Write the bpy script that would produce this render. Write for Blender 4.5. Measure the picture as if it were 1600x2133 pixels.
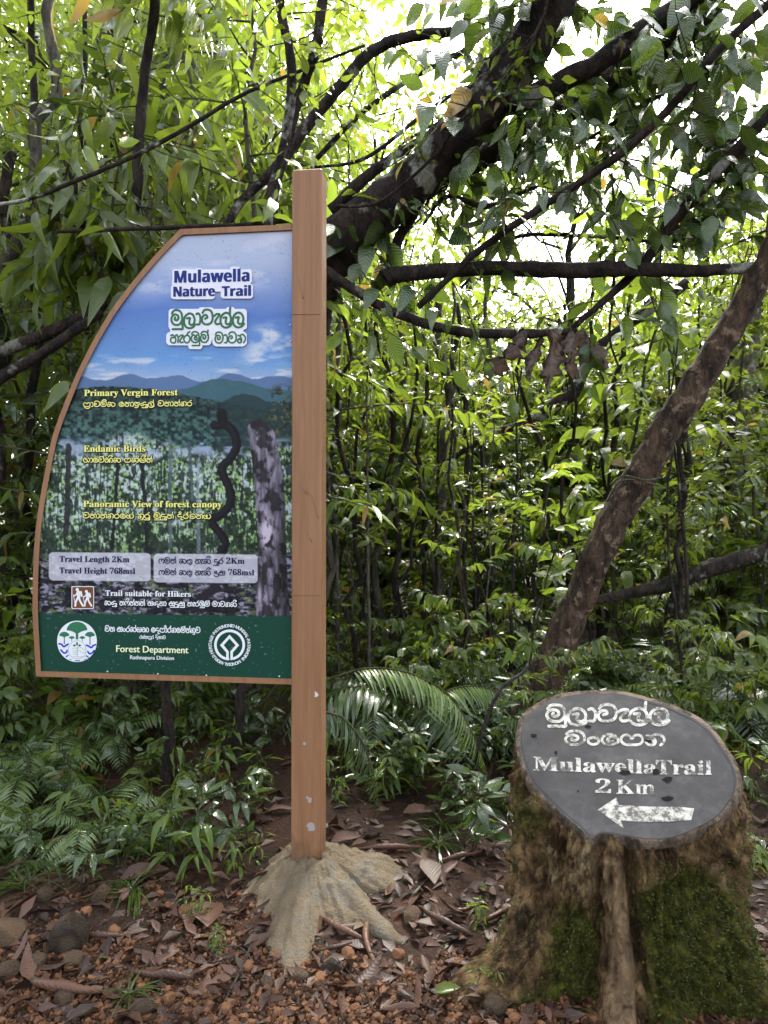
import bpy, math, random
import numpy as np
from math import radians as R, sin, cos, pi
from mathutils import Vector

SC = bpy.context.scene
for _o in list(SC.objects):
    bpy.data.objects.remove(_o)
COL = SC.collection

# ------------------------------------------------------------------ camera, world, sun, exposure
FPX, CX, CY = 1418.0, 800.0, 1066.5          # focal length and centre in photo pixels (1600 x 2133)
CAM_H, PITCH = 1.5, R(0.8)
cam_d = bpy.data.cameras.new('camera')
cam = bpy.data.objects.new('camera', cam_d)
COL.objects.link(cam)
cam.location = (0, 0, CAM_H)
cam.rotation_euler = (pi / 2 + PITCH, 0, 0)
cam_d.sensor_fit = 'VERTICAL'
cam_d.sensor_height = 36.0
cam_d.lens = 36.0 * FPX / 2133.0
cam_d.clip_start, cam_d.clip_end = 0.05, 2000
SC.camera = cam

SUN_EL, SUN_AZ = R(50), R(14)                 # behind the thicket, high and a little to the right
world = bpy.data.worlds.new('World')
SC.world = world
world.use_nodes = True
wn = world.node_tree.nodes
wl = world.node_tree.links
sky = wn.new('ShaderNodeTexSky')
sky.sky_type = 'NISHITA'
sky.sun_disc = False
sky.sun_elevation, sky.sun_rotation = SUN_EL, SUN_AZ
sky.air_density, sky.dust_density, sky.ozone_density = 1.0, 4.0, 1.0
hs = wn.new('ShaderNodeHueSaturation')
hs.inputs['Saturation'].default_value = 0.3
wl.new(sky.outputs['Color'], hs.inputs['Color'])
wl.new(hs.outputs['Color'], wn['Background'].inputs['Color'])
wn['Background'].inputs['Strength'].default_value = 0.15

sun_d = bpy.data.lights.new('sun', 'SUN')
sun_d.energy = 2.1
sun_d.angle = R(14)
sun_d.color = (1.0, 0.95, 0.86)
sun = bpy.data.objects.new('sun', sun_d)
COL.objects.link(sun)
sdir = Vector((sin(SUN_AZ) * cos(SUN_EL), cos(SUN_AZ) * cos(SUN_EL), sin(SUN_EL)))
sun.rotation_euler = sdir.to_track_quat('Z', 'Y').to_euler()
sun.location = (2, 20, 15)

SC.view_settings.view_transform = 'Standard'
SC.view_settings.look = 'None'
SC.view_settings.exposure = 2.62
SC.view_settings.gamma = 1
SC.view_settings.use_curve_mapping = False
SC.render.engine = 'CYCLES'
cy = SC.cycles
cy.max_bounces, cy.diffuse_bounces, cy.glossy_bounces = 6, 4, 2
cy.transmission_bounces, cy.transparent_max_bounces = 4, 4
cy.use_denoising = True
cy.caustics_reflective = cy.caustics_refractive = False

rng = np.random.default_rng(7)
rnd = random.Random(7)

# ------------------------------------------------------------------ pixel helpers (where a traced thing stands)
def ray(px, py):
    a, b = (px - CX) / FPX, (CY - py) / FPX
    return np.array([a, cos(PITCH) - b * sin(PITCH), sin(PITCH) + b * cos(PITCH)])
CAM = np.array([0, 0, CAM_H])
def at(px, py, Y):
    d = ray(px, py)
    return CAM + d * (Y / d[1])
def ground(px, py, z=0.0):
    d = ray(px, py)
    return CAM + d * ((z - CAM_H) / d[2])
class Plane:
    def __init__(s, p, n):
        s.p, s.n = np.array(p, float), np.array(n, float) / np.linalg.norm(n)
    def __call__(s, px, py, off=0.0):
        d = ray(px, py)
        return CAM + d * (np.dot(s.p + s.n * off - CAM, s.n) / np.dot(d, s.n))
    def many(s, X, Y, off=0.0):
        a, b = (X - CX) / FPX, (CY - Y) / FPX
        d = np.stack([a, cos(PITCH) - b * sin(PITCH), sin(PITCH) + b * cos(PITCH)], -1)
        k = np.dot(s.p + s.n * 0 - CAM, s.n) + off
        return CAM + d * (k / (d @ s.n))[..., None]

# ------------------------------------------------------------------ numpy noise
def _hash(i, j, k, seed):
    n = (i * 374761393 + j * 668265263 + k * 2147483647 + seed * 974634777) & 0xffffffff
    n = ((n ^ (n >> 13)) * 1274126177) & 0xffffffff
    return ((n ^ (n >> 16)) & 0xffff) / 65535.0
def vnoise(x, y, z=None, seed=0):
    x = np.asarray(x, float); y = np.asarray(y, float)
    z = np.zeros_like(x) if z is None else np.asarray(z, float)
    i, j, k = np.floor(x).astype(np.int64), np.floor(y).astype(np.int64), np.floor(z).astype(np.int64)
    u, v, w = x - i, y - j, z - k
    u, v, w = u*u*(3-2*u), v*v*(3-2*v), w*w*(3-2*w)
    h = lambda a, b, c: _hash(i+a, j+b, k+c, seed)
    def lerp(a, b, t): return a + (b - a) * t
    return lerp(lerp(lerp(h(0,0,0), h(1,0,0), u), lerp(h(0,1,0), h(1,1,0), u), v),
                lerp(lerp(h(0,0,1), h(1,0,1), u), lerp(h(0,1,1), h(1,1,1), u), v), w)
def fbm(x, y, z=None, o=4, seed=0):
    x = np.asarray(x, float); y = np.asarray(y, float)
    z = np.zeros_like(x) if z is None else np.asarray(z, float)
    s, a, t = 0, 0.5, 0
    for q in range(o):
        f = 2 ** q
        s = s + a * vnoise(x*f, y*f, z*f, seed + q); t += a; a *= .5
    return s / t
def sstep(a, b, x):
    t = np.clip((x - a) / (b - a), 0, 1)
    return t*t*(3-2*t)

# ------------------------------------------------------------------ mesh building
class MB:
    """collects vertices and faces of ONE mesh"""
    def __init__(s):
        s.v, s.f, s.n, s.uv, s.tint, s.mi = [], [], 0, [], [], []
    def add(s, v, f, uv=None, tint=None, mi=0):
        v = np.asarray(v, float).reshape(-1, 3)
        s.v.append(v)
        f = [tuple(int(q) + s.n for q in p) for p in f]
        s.f += f
        s.mi += [mi] * len(f)
        s.uv.append(np.zeros((len(v), 2)) if uv is None else np.asarray(uv, float))
        s.tint.append(np.full(len(v), .5) if tint is None else np.broadcast_to(np.asarray(tint, float), (len(v),)))
        s.n += len(v)
    def tube(s, pts, rad, n=8, cap=True, mi=0, rough=0.0, seed=0):
        pts = np.asarray(pts, float)
        rad = np.broadcast_to(np.asarray(rad, float), (len(pts),))
        T = np.gradient(pts, axis=0)
        T /= np.linalg.norm(T, axis=1)[:, None] + 1e-9
        a = np.array([0, 0, 1.]) if abs(T[0][2]) < .9 else np.array([1., 0, 0])
        N = np.cross(T[0], a); N /= np.linalg.norm(N)
        vs, uv = [], []
        th = np.arange(n) * 2 * pi / n
        L = 0
        for i in range(len(pts)):
            N = N - T[i] * np.dot(N, T[i]); N /= np.linalg.norm(N) + 1e-9
            B = np.cross(T[i], N)
            if i: L += np.linalg.norm(pts[i] - pts[i-1])
            r = rad[i] * np.ones(n)
            if rough:
                r = r * (1 + rough * (2 * fbm(np.cos(th)*1.6 + seed, np.sin(th)*1.6, np.full(n, L/(rad.max()*2.2)), 3, seed) - 1))
            vs.append(pts[i] + (np.cos(th) * r)[:, None] * N + (np.sin(th) * r)[:, None] * B)
            uv.append(np.stack([th / (2*pi), np.full(n, L)], 1))
        m = len(pts)
        f = [(i*n + j, i*n + (j+1) % n, (i+1)*n + (j+1) % n, (i+1)*n + j) for i in range(m-1) for j in range(n)]
        if cap:
            f += [tuple(range(n))[::-1], tuple((m-1)*n + j for j in range(n))]
        s.add(np.concatenate(vs), f, np.concatenate(uv), mi=mi)
    def box(s, o, ex, ey, ez, mi=0):
        o, ex, ey, ez = (np.asarray(q, float) for q in (o, ex, ey, ez))
        v = [o + ex*i + ey*j + ez*k for k in (0, 1) for j in (0, 1) for i in (0, 1)]
        s.add(v, [(0,2,3,1), (4,5,7,6), (0,1,5,4), (2,6,7,3), (0,4,6,2), (1,3,7,5)], mi=mi)
    def build(s, name, mats, parent=None, smooth=True, color=None):
        me = bpy.data.meshes.new(name)
        V = np.concatenate(s.v)
        if parent is not None:
            V = V - np.array(parent['_org'])
        me.vertices.add(len(V)); me.vertices.foreach_set('co', V.astype(np.float32).ravel())
        ls = np.array([len(f) for f in s.f], np.int32)
        li = np.fromiter((q for f in s.f for q in f), np.int32, int(ls.sum()))
        me.loops.add(len(li)); me.loops.foreach_set('vertex_index', li)
        me.polygons.add(len(ls))
        st = np.zeros(len(ls), np.int32); st[1:] = np.cumsum(ls)[:-1]
        me.polygons.foreach_set('loop_start', st)
        me.polygons.foreach_set('material_index', np.array(s.mi, np.int32))
        me.polygons.foreach_set('use_smooth', np.full(len(ls), smooth))
        uvl = me.uv_layers.new(name='UVMap')
        UV = np.concatenate(s.uv)
        uvl.data.foreach_set('uv', UV[li].astype(np.float32).ravel())
        at_ = me.attributes.new('tint', 'FLOAT', 'POINT')
        at_.data.foreach_set('value', np.concatenate(s.tint).astype(np.float32))
        if color is not None:
            ca = me.attributes.new('print', 'FLOAT_COLOR', 'POINT')
            ca.data.foreach_set('color', color.astype(np.float32).ravel())
        me.update(); me.validate()
        for m in (mats if isinstance(mats, (list, tuple)) else [mats]):
            me.materials.append(m)
        ob = bpy.data.objects.new(name, me)
        COL.objects.link(ob)
        if parent is not None:
            ob.parent = parent
            ob['_org'] = list(parent['_org'])
        return ob

def thing(name, label, cat, loc=(0, 0, 0), group=None):
    o = bpy.data.objects.new(name, None)
    COL.objects.link(o)
    o.empty_display_size = .1
    o.location = [float(q) for q in loc]
    o['_org'] = [float(q) for q in loc]
    o['label'], o['category'] = label, cat
    if group: o['group'] = group
    return o
def tag(o, label, cat, group=None):
    o['label'], o['category'] = label, cat
    if group: o['group'] = group
    return o
def dup(root, loc, rotz=0, scale=1, label=None, group=None, tilt=0):
    r = root.copy(); COL.objects.link(r)
    r.location = [float(q) for q in loc]
    r.rotation_euler = (tilt, 0, rotz)
    r.scale = (scale,) * 3
    if label: r['label'] = label
    if group: r['group'] = group
    for ch in list(root.children):
        c = ch.copy(); COL.objects.link(c); c.parent = r
        for g in list(ch.children):
            d = g.copy(); COL.objects.link(d); d.parent = c
    return r

# ------------------------------------------------------------------ materials
def mat(name):
    m = bpy.data.materials.new(name); m.use_nodes = True
    return m, m.node_tree.nodes, m.node_tree.links, m.node_tree.nodes['Principled BSDF']
def ramp(N, stops, interp='LINEAR'):
    r = N.new('ShaderNodeValToRGB'); e = r.color_ramp
    e.interpolation = interp
    while len(e.elements) < len(stops): e.elements.new(.5)
    for el, (p, c) in zip(e.elements, stops):
        el.position = p
        el.color = (*c, 1) if not isinstance(c, (int, float)) else (c, c, c, 1)
    return r
def noise(N, L, scale, detail=5, rough=.55, coord=None, vec=(1, 1, 1)):
    t = N.new('ShaderNodeTexNoise')
    t.inputs['Scale'].default_value = scale
    t.inputs['Detail'].default_value = detail
    t.inputs['Roughness'].default_value = rough
    mp = N.new('ShaderNodeMapping'); mp.inputs['Scale'].default_value = vec
    tc = N.new('ShaderNodeTexCoord')
    L.new(tc.outputs[coord or 'Object'], mp.inputs[0]); L.new(mp.outputs[0], t.inputs['Vector'])
    return t
def mixc(N, L, fac, a, b, blend='MIX'):
    m = N.new('ShaderNodeMix'); m.data_type = 'RGBA'; m.blend_type = blend
    for s, i in ((fac, 0), (a, 6), (b, 7)):
        if isinstance(s, bpy.types.NodeSocket): L.new(s, m.inputs[i])
        elif i == 0: m.inputs[0].default_value = s
        else: m.inputs[i].default_value = (*s, 1)
    return m.outputs[2]
def bump(N, L, P, h, strength=.5, dist=.01, prev=None):
    b = N.new('ShaderNodeBump')
    b.inputs['Strength'].default_value = strength; b.inputs['Distance'].default_value = dist
    L.new(h, b.inputs['Height'])
    if prev: L.new(prev, b.inputs['Normal'])
    if P is not None: L.new(b.outputs[0], P.inputs['Normal'])
    return b.outputs[0]
def mth(N, L, op, a, b=0.0):
    m = N.new('ShaderNodeMath'); m.operation = op
    for s, i in ((a, 0), (b, 1)):
        if isinstance(s, bpy.types.NodeSocket): L.new(s, m.inputs[i])
        else: m.inputs[i].default_value = s
    return m.outputs[0]

def leaf_mat(name, dark, light, trans, vein=26, rough=.33, tmix=.42, slant=.7, vb=.5, coat=.5, spec=.5):
    m, N, L, P = mat(name)
    at_ = N.new('ShaderNodeAttribute'); at_.attribute_name = 'tint'
    oi = N.new('ShaderNodeObjectInfo')
    tv = mth(N, L, 'ADD', mth(N, L, 'MULTIPLY', at_.outputs['Fac'], .6), mth(N, L, 'MULTIPLY', oi.outputs['Random'], .15))
    old = light if light[0] > light[1] else (.20, .13, .03)
    r = ramp(N, [(0, dark), (.76, light), (.88, old)]); L.new(tv, r.inputs[0])
    rt = ramp(N, [(0, tuple(c*.5 for c in trans)), (.76, trans), (.88, trans if light[0] > light[1] else (.42, .28, .05))]); L.new(tv, rt.inputs[0])
    uv = N.new('ShaderNodeUVMap'); uv.uv_map = 'UVMap'
    sx = N.new('ShaderNodeSeparateXYZ'); L.new(uv.outputs[0], sx.inputs[0])
    av = mth(N, L, 'ABSOLUTE', sx.outputs['Y'])
    w = mth(N, L, 'SINE', mth(N, L, 'MULTIPLY', mth(N, L, 'SUBTRACT', sx.outputs['X'], mth(N, L, 'MULTIPLY', av, slant * .25)), vein * 2 * pi))
    w = mth(N, L, 'MULTIPLY', mth(N, L, 'ADD', w, 1), .5)
    mid = mth(N, L, 'LESS_THAN', av, .07)
    nz = noise(N, L, 9, 3)
    spot = ramp(N, [(.62, 0.0), (.75, 1.0)]); L.new(nz.outputs['Fac'], spot.inputs[0])
    base = mixc(N, L, mth(N, L, 'MULTIPLY', spot.outputs[0], .45), r.outputs[0], (.11, .12, .03))
    base = mixc(N, L, mth(N, L, 'MULTIPLY', mid, .5), base, light)
    L.new(base, P.inputs['Base Color'])
    P.inputs['Roughness'].default_value = rough
    P.inputs['Specular IOR Level'].default_value = spec
    P.inputs['Coat Weight'].default_value = coat; P.inputs['Coat Roughness'].default_value = .16
    bn = bump(N, L, P, w, vb, .006)
    tr = N.new('ShaderNodeBsdfTranslucent'); L.new(rt.outputs[0], tr.inputs['Color']); L.new(bn, tr.inputs['Normal'])
    mx = N.new('ShaderNodeMixShader'); mx.inputs[0].default_value = tmix
    out = N['Material Output']
    L.new(P.outputs[0], mx.inputs[1]); L.new(tr.outputs[0], mx.inputs[2]); L.new(mx.outputs[0], out.inputs['Surface'])
    return m
M = {}
M['leaf'] = leaf_mat('glossy green leaf', (.024, .050, .009), (.085, .14, .018), (.36, .47, .04), rough=.27)
M['leaf_bright'] = leaf_mat('young yellow green leaf', (.045, .095, .012), (.12, .19, .018), (.36, .50, .045), vein=22, tmix=.5, rough=.3)
M['leaf_dark'] = leaf_mat('dark wet leaf', (.014, .034, .010), (.055, .105, .022), (.14, .22, .025), vein=12, rough=.22, tmix=.27, vb=.55, coat=.8)
M['leaf_far'] = leaf_mat('canopy leaf', (.045, .085, .016), (.12, .19, .028), (.35, .46, .05), vein=8, tmix=.5, vb=.2)
M['fern'] = leaf_mat('fern leaflet', (.055, .10, .028), (.15, .23, .07), (.30, .42, .06), vein=8, rough=.28, tmix=.38, vb=.3)
M['dead'] = leaf_mat('dead brown leaf', (.020, .010, .008), (.105, .050, .030), (.12, .05, .02), vein=12, rough=.48, tmix=.06, vb=.2, coat=0, spec=.3)
M['hang'] = leaf_mat('dry hanging leaf', (.035, .022, .017), (.10, .07, .052), (.12, .07, .045), vein=9, rough=.6, tmix=.15, vb=.35, coat=0)

def crackle(N, L, scale, vec=(1, 1, .35)):
    v = N.new('ShaderNodeTexVoronoi'); v.feature = 'DISTANCE_TO_EDGE'; v.inputs['Scale'].default_value = scale
    mp = N.new('ShaderNodeMapping'); mp.inputs['Scale'].default_value = vec
    tc = N.new('ShaderNodeTexCoord'); nz = noise(N, L, scale * .5, 4, .6, vec=vec)
    ad = N.new('ShaderNodeMix'); ad.data_type = 'RGBA'; ad.blend_type = 'LINEAR_LIGHT'; ad.inputs[0].default_value = .12
    L.new(tc.outputs['Object'], ad.inputs[6]); L.new(nz.outputs['Color'], ad.inputs[7])
    L.new(ad.outputs[2], mp.inputs[0]); L.new(mp.outputs[0], v.inputs['Vector'])
    r = ramp(N, [(.0, 0.0), (.09, 1.0)]); L.new(v.outputs['Distance'], r.inputs[0])
    return r.outputs[0]
def bark_mat(name, c0, c1, patch, pscale=4, pth=.6, moss=None, mth_=.55, rough=.85, vec=(1, 1, .35), bd=.02, scale=14):
    m, N, L, P = mat(name)
    n1 = noise(N, L, scale, 7, .65, vec=vec)
    r = ramp(N, [(.40, c0), (.62, c1)]); L.new(n1.outputs['Fac'], r.inputs[0])
    col = r.outputs[0]
    n2 = noise(N, L, pscale, 5, .6)
    rp = ramp(N, [(pth, 0.0), (pth + .05, 1.0)]); L.new(n2.outputs['Fac'], rp.inputs[0])
    col = mixc(N, L, mth(N, L, 'MULTIPLY', rp.outputs[0], .85), col, patch)
    if moss:
        n3 = noise(N, L, 3.1, 6, .65)
        rm = ramp(N, [(mth_, 0.0), (mth_ + .1, 1.0)]); L.new(n3.outputs['Fac'], rm.inputs[0])
        col = mixc(N, L, mth(N, L, 'MULTIPLY', rm.outputs[0], .8), col, moss)
    L.new(col, P.inputs['Base Color'])
    P.inputs['Roughness'].default_value = rough; P.inputs['Specular IOR Level'].default_value = .25
    n4 = noise(N, L, scale * 2.2, 8, .7, vec=vec)
    ck = crackle(N, L, scale * 1.6, (1, 1, .3))
    b0 = bump(N, L, None, ck, .8, bd * 1.5)
    bump(N, L, P, n4.outputs['Fac'], 1.0, bd * 2.5, b0)
    return m
M['bark'] = bark_mat('dark bark', (.012, .009, .008), (.05, .036, .028), (.20, .21, .17), 5, .60, (.03, .05, .015), .6)
M['bark_lichen'] = bark_mat('dark bark with pale lichen', (.012, .009, .009), (.045, .033, .028), (.42, .45, .40), 2.6, .55, (.025, .04, .014), .62)
M['bark_red'] = bark_mat('reddish brown bark', (.020, .013, .009), (.105, .068, .043), (.21, .155, .105), 13, .575, (.035, .05, .014), .66)
M['bark_grey'] = bark_mat('grey sapling bark', (.05, .045, .036), (.15, .135, .105), (.28, .27, .23), 7, .6, (.05, .07, .02), .6)
M['stem'] = bark_mat('green brown stem', (.02, .022, .010), (.07, .065, .03), (.12, .12, .08), 6, .66, vec=(1, 1, .3), bd=.004)

def simple(name, col, rough=.6, nscale=0, var=.2, bs=.0, bd=.002, spec=None, metal=0):
    m, N, L, P = mat(name)
    P.inputs['Base Color'].default_value = (*col, 1)
    P.inputs['Roughness'].default_value = rough
    P.inputs['Metallic'].default_value = metal
    if spec is not None: P.inputs['Specular IOR Level'].default_value = spec
    if nscale:
        n = noise(N, L, nscale, 6, .6)
        r = ramp(N, [(.3, tuple(c * (1 - var) for c in col)), (.7, tuple(min(1, c * (1 + var)) for c in col))])
        L.new(n.outputs['Fac'], r.inputs[0]); L.new(r.outputs[0], P.inputs['Base Color'])
        if bs: bump(N, L, P, n.outputs['Fac'], bs, bd)
    return m
M['white_plate'] = simple('white painted plate', (.56, .58, .66), .45, 30, .06)
M['blue_letter'] = simple('blue letter', (.011, .026, .16), .5, spec=.12)
M['green_letter'] = simple('green letter', (.028, .125, .05), .5, spec=.12)
M['yellow_letter'] = simple('pale yellow letter', (.66, .66, .20), .5, spec=.12)
M['black_letter'] = simple('black letter edge', (.008, .010, .012), .6, spec=.12)
M['navy_letter'] = simple('navy letter', (.008, .010, .055), .5, spec=.12)
M['white_letter'] = simple('white letter', (.62, .66, .70), .5, spec=.12)
M['cream_letter'] = simple('cream letter', (.72, .78, .50), .5, spec=.12)
M['pict_brown'] = simple('brown pictogram square', (.14, .052, .022), .5, spec=.12)
M['emblem_green'] = simple('emblem green', (.03, .14, .07), .5, spec=.12)
M['emblem_blue'] = simple('emblem blue', (.03, .03, .42), .5, spec=.12)
M['chip'] = simple('grey primer showing through', (.27, .25, .24), .7)
M['screw'] = simple('steel screw', (.5, .5, .48), .35, metal=.8)

# wood-look film on post and frame
def film_mat():
    m, N, L, P = mat('wood grain film')
    n1 = noise(N, L, 5, 6, .6, vec=(9, 9, .35))
    r = ramp(N, [(.28, (.155, .076, .035)), (.5, (.21, .110, .055)), (.75, (.27, .148, .08))]); L.new(n1.outputs['Fac'], r.inputs[0])
    n2 = noise(N, L, 30, 4, .6, vec=(8, 8, .3))
    col = mixc(N, L, .35, r.outputs[0], mixc(N, L, n2.outputs['Fac'], (.13, .056, .024), (.32, .165, .083)))
    n3 = noise(N, L, 3.2, 6, .7)
    st = ramp(N, [(.66, 0.0), (.72, 1.0)]); L.new(n3.outputs['Fac'], st.inputs[0])
    col = mixc(N, L, mth(N, L, 'MULTIPLY', st.outputs[0], .25), col, (.16, .08, .045))
    L.new(col, P.inputs['Base Color'])
    P.inputs['Roughness'].default_value = .5
    P.inputs['Specular IOR Level'].default_value = .25
    n4 = noise(N, L, 6, 3, .5)
    b1 = bump(N, L, None, n1.outputs['Fac'], .2, .002)
    bump(N, L, P, n4.outputs['Fac'], .25, .01, b1)
    return m
M['film'] = film_mat()
def post_mat():
    m = M['film'].copy(); m.name = 'wood grain film worn at the foot'
    N, L = m.node_tree.nodes, m.node_tree.links
    P = N['Principled BSDF']
    src = P.inputs['Base Color'].links[0].from_socket
    tc = N.new('ShaderNodeTexCoord'); sx = N.new('ShaderNodeSeparateXYZ'); L.new(tc.outputs['Object'], sx.inputs[0])
    n = noise(N, L, 26, 5, .7, vec=(1, 1, .6))
    h = mth(N, L, 'ADD', mth(N, L, 'MULTIPLY', sx.outputs['Z'], 2.4), mth(N, L, 'MULTIPLY', n.outputs['Fac'], .9))
    r = ramp(N, [(.72, 1.0), (1.15, 0.0)]); L.new(h, r.inputs[0])
    col = mixc(N, L, mth(N, L, 'MULTIPLY', r.outputs[0], .75), src, (.10, .055, .03))
    c2 = noise(N, L, 11, 3, .5)
    chip = ramp(N, [(.735, 0.0), (.74, 1.0)]); L.new(c2.outputs['Fac'], chip.inputs[0])
    col = mixc(N, L, chip.outputs[0], col, (.5, .48, .47))
    L.new(col, P.inputs['Base Color'])
    return m
M['post'] = post_mat()

def print_mat():
    m, N, L, P = mat('printed board')
    a = N.new('ShaderNodeAttribute'); a.attribute_name = 'print'
    L.new(a.outputs['Color'], P.inputs['Base Color'])
    P.inputs['Roughness'].default_value = .5; P.inputs['Specular IOR Level'].default_value = .15
    n = noise(N, L, 3, 3)
    bump(N, L, P, n.outputs['Fac'], .1, .01)
    return m
M['print'] = print_mat()

def soil_mat():
    m, N, L, P = mat('wet red brown soil')
    n1 = noise(N, L, 3, 8, .65)
    r = ramp(N, [(.3, (.016, .009, .006)), (.5, (.055, .026, .014)), (.7, (.13, .062, .032))]); L.new(n1.outputs['Fac'], r.inputs[0])
    v = N.new('ShaderNodeTexVoronoi'); v.inputs['Scale'].default_value = 60
    tc = N.new('ShaderNodeTexCoord'); L.new(tc.outputs['Object'], v.inputs['Vector'])
    col = mixc(N, L, .35, r.outputs[0], v.outputs['Color'], 'MULTIPLY')
    L.new(col, P.inputs['Base Color'])
    P.inputs['Roughness'].default_value = .55; P.inputs['Specular IOR Level'].default_value = .25
    b1 = bump(N, L, None, v.outputs['Distance'], .8, .012)
    n2 = noise(N, L, 40, 8, .75)
    bump(N, L, P, n2.outputs['Fac'], 1, .04, b1)
    return m
M['soil'] = soil_mat()
def stone_mat(name, c0, c1, wet=.5, sc=9, patch=None):
    m, N, L, P = mat(name)
    at_ = N.new('ShaderNodeAttribute'); at_.attribute_name = 'tint'
    n = noise(N, L, sc, 7, .65)
    oi = N.new('ShaderNodeObjectInfo')
    f = mth(N, L, 'ADD', mth(N, L, 'MULTIPLY', n.outputs['Fac'], .5), mth(N, L, 'SUBTRACT', at_.outputs['Fac'], .25))
    r = ramp(N, [(.12, c0), (.85, c1)]); L.new(f, r.inputs[0])
    col = r.outputs[0]
    if patch:
        n2 = noise(N, L, sc * .6, 5, .6); rp = ramp(N, [(.5, 0.0), (.62, 1.0)]); L.new(n2.outputs['Fac'], rp.inputs[0])
        col = mixc(N, L, mth(N, L, 'MULTIPLY', rp.outputs[0], .7), col, patch)
    L.new(col, P.inputs['Base Color'])
    P.inputs['Roughness'].default_value = wet; P.inputs['Specular IOR Level'].default_value = .25
    n3 = noise(N, L, sc * 5, 8, .7)
    bump(N, L, P, n3.outputs['Fac'], 1, .03)
    return m
M['gravel'] = stone_mat('red laterite gravel', (.040, .018, .009), (.27, .125, .058), .5, 12)
M['stone'] = stone_mat('brown stone', (.030, .020, .013), (.17, .105, .058), .55, 20, (.10, .08, .045))
M['cement'] = stone_mat('yellowish cement', (.09, .068, .043), (.30, .235, .15), .9, 13, (.19, .17, .135))
M['litter'] = leaf_mat('small leaf litter', (.011, .007, .007), (.085, .042, .027), (.08, .04, .02), vein=10, rough=.5, tmix=.04, vb=.12, coat=0, spec=.3)

def stump_mat():
    m, N, L, P = mat('mossy stump bark')
    n1 = noise(N, L, 11, 9, .7, vec=(1, 1, .85))
    r = ramp(N, [(.38, (.045, .026, .012)), (.5, (.16, .10, .045)), (.62, (.33, .215, .105))]); L.new(n1.outputs['Fac'], r.inputs[0])
    n6 = noise(N, L, 5, 8, .7, vec=(1, 1, .4)); r6 = ramp(N, [(.56, 0.0), (.62, 1.0)]); L.new(n6.outputs['Fac'], r6.inputs[0])
    n7 = noise(N, L, 7, 7, .7, vec=(1, 1, .3)); r7 = ramp(N, [(.38, 1.0), (.46, 0.0)]); L.new(n7.outputs['Fac'], r7.inputs[0])
    barkc = mixc(N, L, mth(N, L, 'MULTIPLY', r6.outputs[0], .75), r.outputs[0], (.33, .24, .13))
    barkc = mixc(N, L, mth(N, L, 'MULTIPLY', r7.outputs[0], .8), barkc, (.018, .012, .008))
    ck = crackle(N, L, 15, (1, 1, .38))
    barkc = mixc(N, L, mth(N, L, 'MULTIPLY', mth(N, L, 'SUBTRACT', 1.0, ck), .6), barkc, (.014, .009, .006))
    n2 = noise(N, L, 2.6, 7, .62)
    at_ = N.new('ShaderNodeAttribute'); at_.attribute_name = 'tint'
    f = mth(N, L, 'ADD', n2.outputs['Fac'], mth(N, L, 'SUBTRACT', at_.outputs['Fac'], .5))
    rm = ramp(N, [(.44, 0.0), (.55, 1.0)]); L.new(f, rm.inputs[0])
    n3 = noise(N, L, 40, 5, .7)
    mossc = ramp(N, [(.36, (.012, .018, .003)), (.5, (.048, .054, .007)), (.64, (.125, .125, .018))]); L.new(n3.outputs['Fac'], mossc.inputs[0])
    col = mixc(N, L, mth(N, L, 'MULTIPLY', rm.outputs[0], .92), barkc, mossc.outputs[0])
    rw = ramp(N, [(.14, 1.0), (.27, 0.0)]); L.new(mth(N, L, 'ADD', at_.outputs['Fac'], mth(N, L, 'MULTIPLY', mth(N, L, 'SUBTRACT', n6.outputs['Fac'], .5), 1.3)), rw.inputs[0])
    col = mixc(N, L, mth(N, L, 'MULTIPLY', rw.outputs[0], .8), col, mixc(N, L, n1.outputs['Fac'], (.16, .09, .045), (.46, .34, .20)))
    L.new(col, P.inputs['Base Color'])
    P.inputs['Roughness'].default_value = .85; P.inputs['Specular IOR Level'].default_value = .12
    n4 = noise(N, L, 26, 9, .75, vec=(1, 1, .7))
    b0 = bump(N, L, None, ck, .9, .03)
    b1 = bump(N, L, None, n4.outputs['Fac'], 1, .07, b0)
    bump(N, L, P, n3.outputs['Fac'], .6, .01, b1)
    return m
M['stump'] = stump_mat()
def disc_mat():
    m, N, L, P = mat('weathered grey cut face')
    n1 = noise(N, L, 7, 8, .7)
    r = ramp(N, [(.3, (.020, .019, .019)), (.52, (.038, .037, .038)), (.7, (.072, .068, .066))]); L.new(n1.outputs['Fac'], r.inputs[0])
    n2 = noise(N, L, 60, 3, .6, vec=(1, .06, 1))
    sc_ = ramp(N, [(.68, 0.0), (.78, 1.0)]); L.new(n2.outputs['Fac'], sc_.inputs[0])
    col = mixc(N, L, mth(N, L, 'MULTIPLY', sc_.outputs[0], .35), r.outputs[0], (.13, .13, .135))
    n3 = noise(N, L, 3, 4, .6)
    st = ramp(N, [(.6, 0.0), (.72, 1.0)]); L.new(n3.outputs['Fac'], st.inputs[0])
    col = mixc(N, L, mth(N, L, 'MULTIPLY', st.outputs[0], .3), col, (.06, .045, .034))
    L.new(col, P.inputs['Base Color'])
    P.inputs['Roughness'].default_value = .6; P.inputs['Specular IOR Level'].default_value = .16
    bump(N, L, P, n1.outputs['Fac'], .3, .006)
    return m
M['disc'] = disc_mat()
M['rim'] = bark_mat('pale cracked rim', (.07, .052, .038), (.27, .20, .14), (.34, .26, .18), 9, .52, scale=30)
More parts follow.
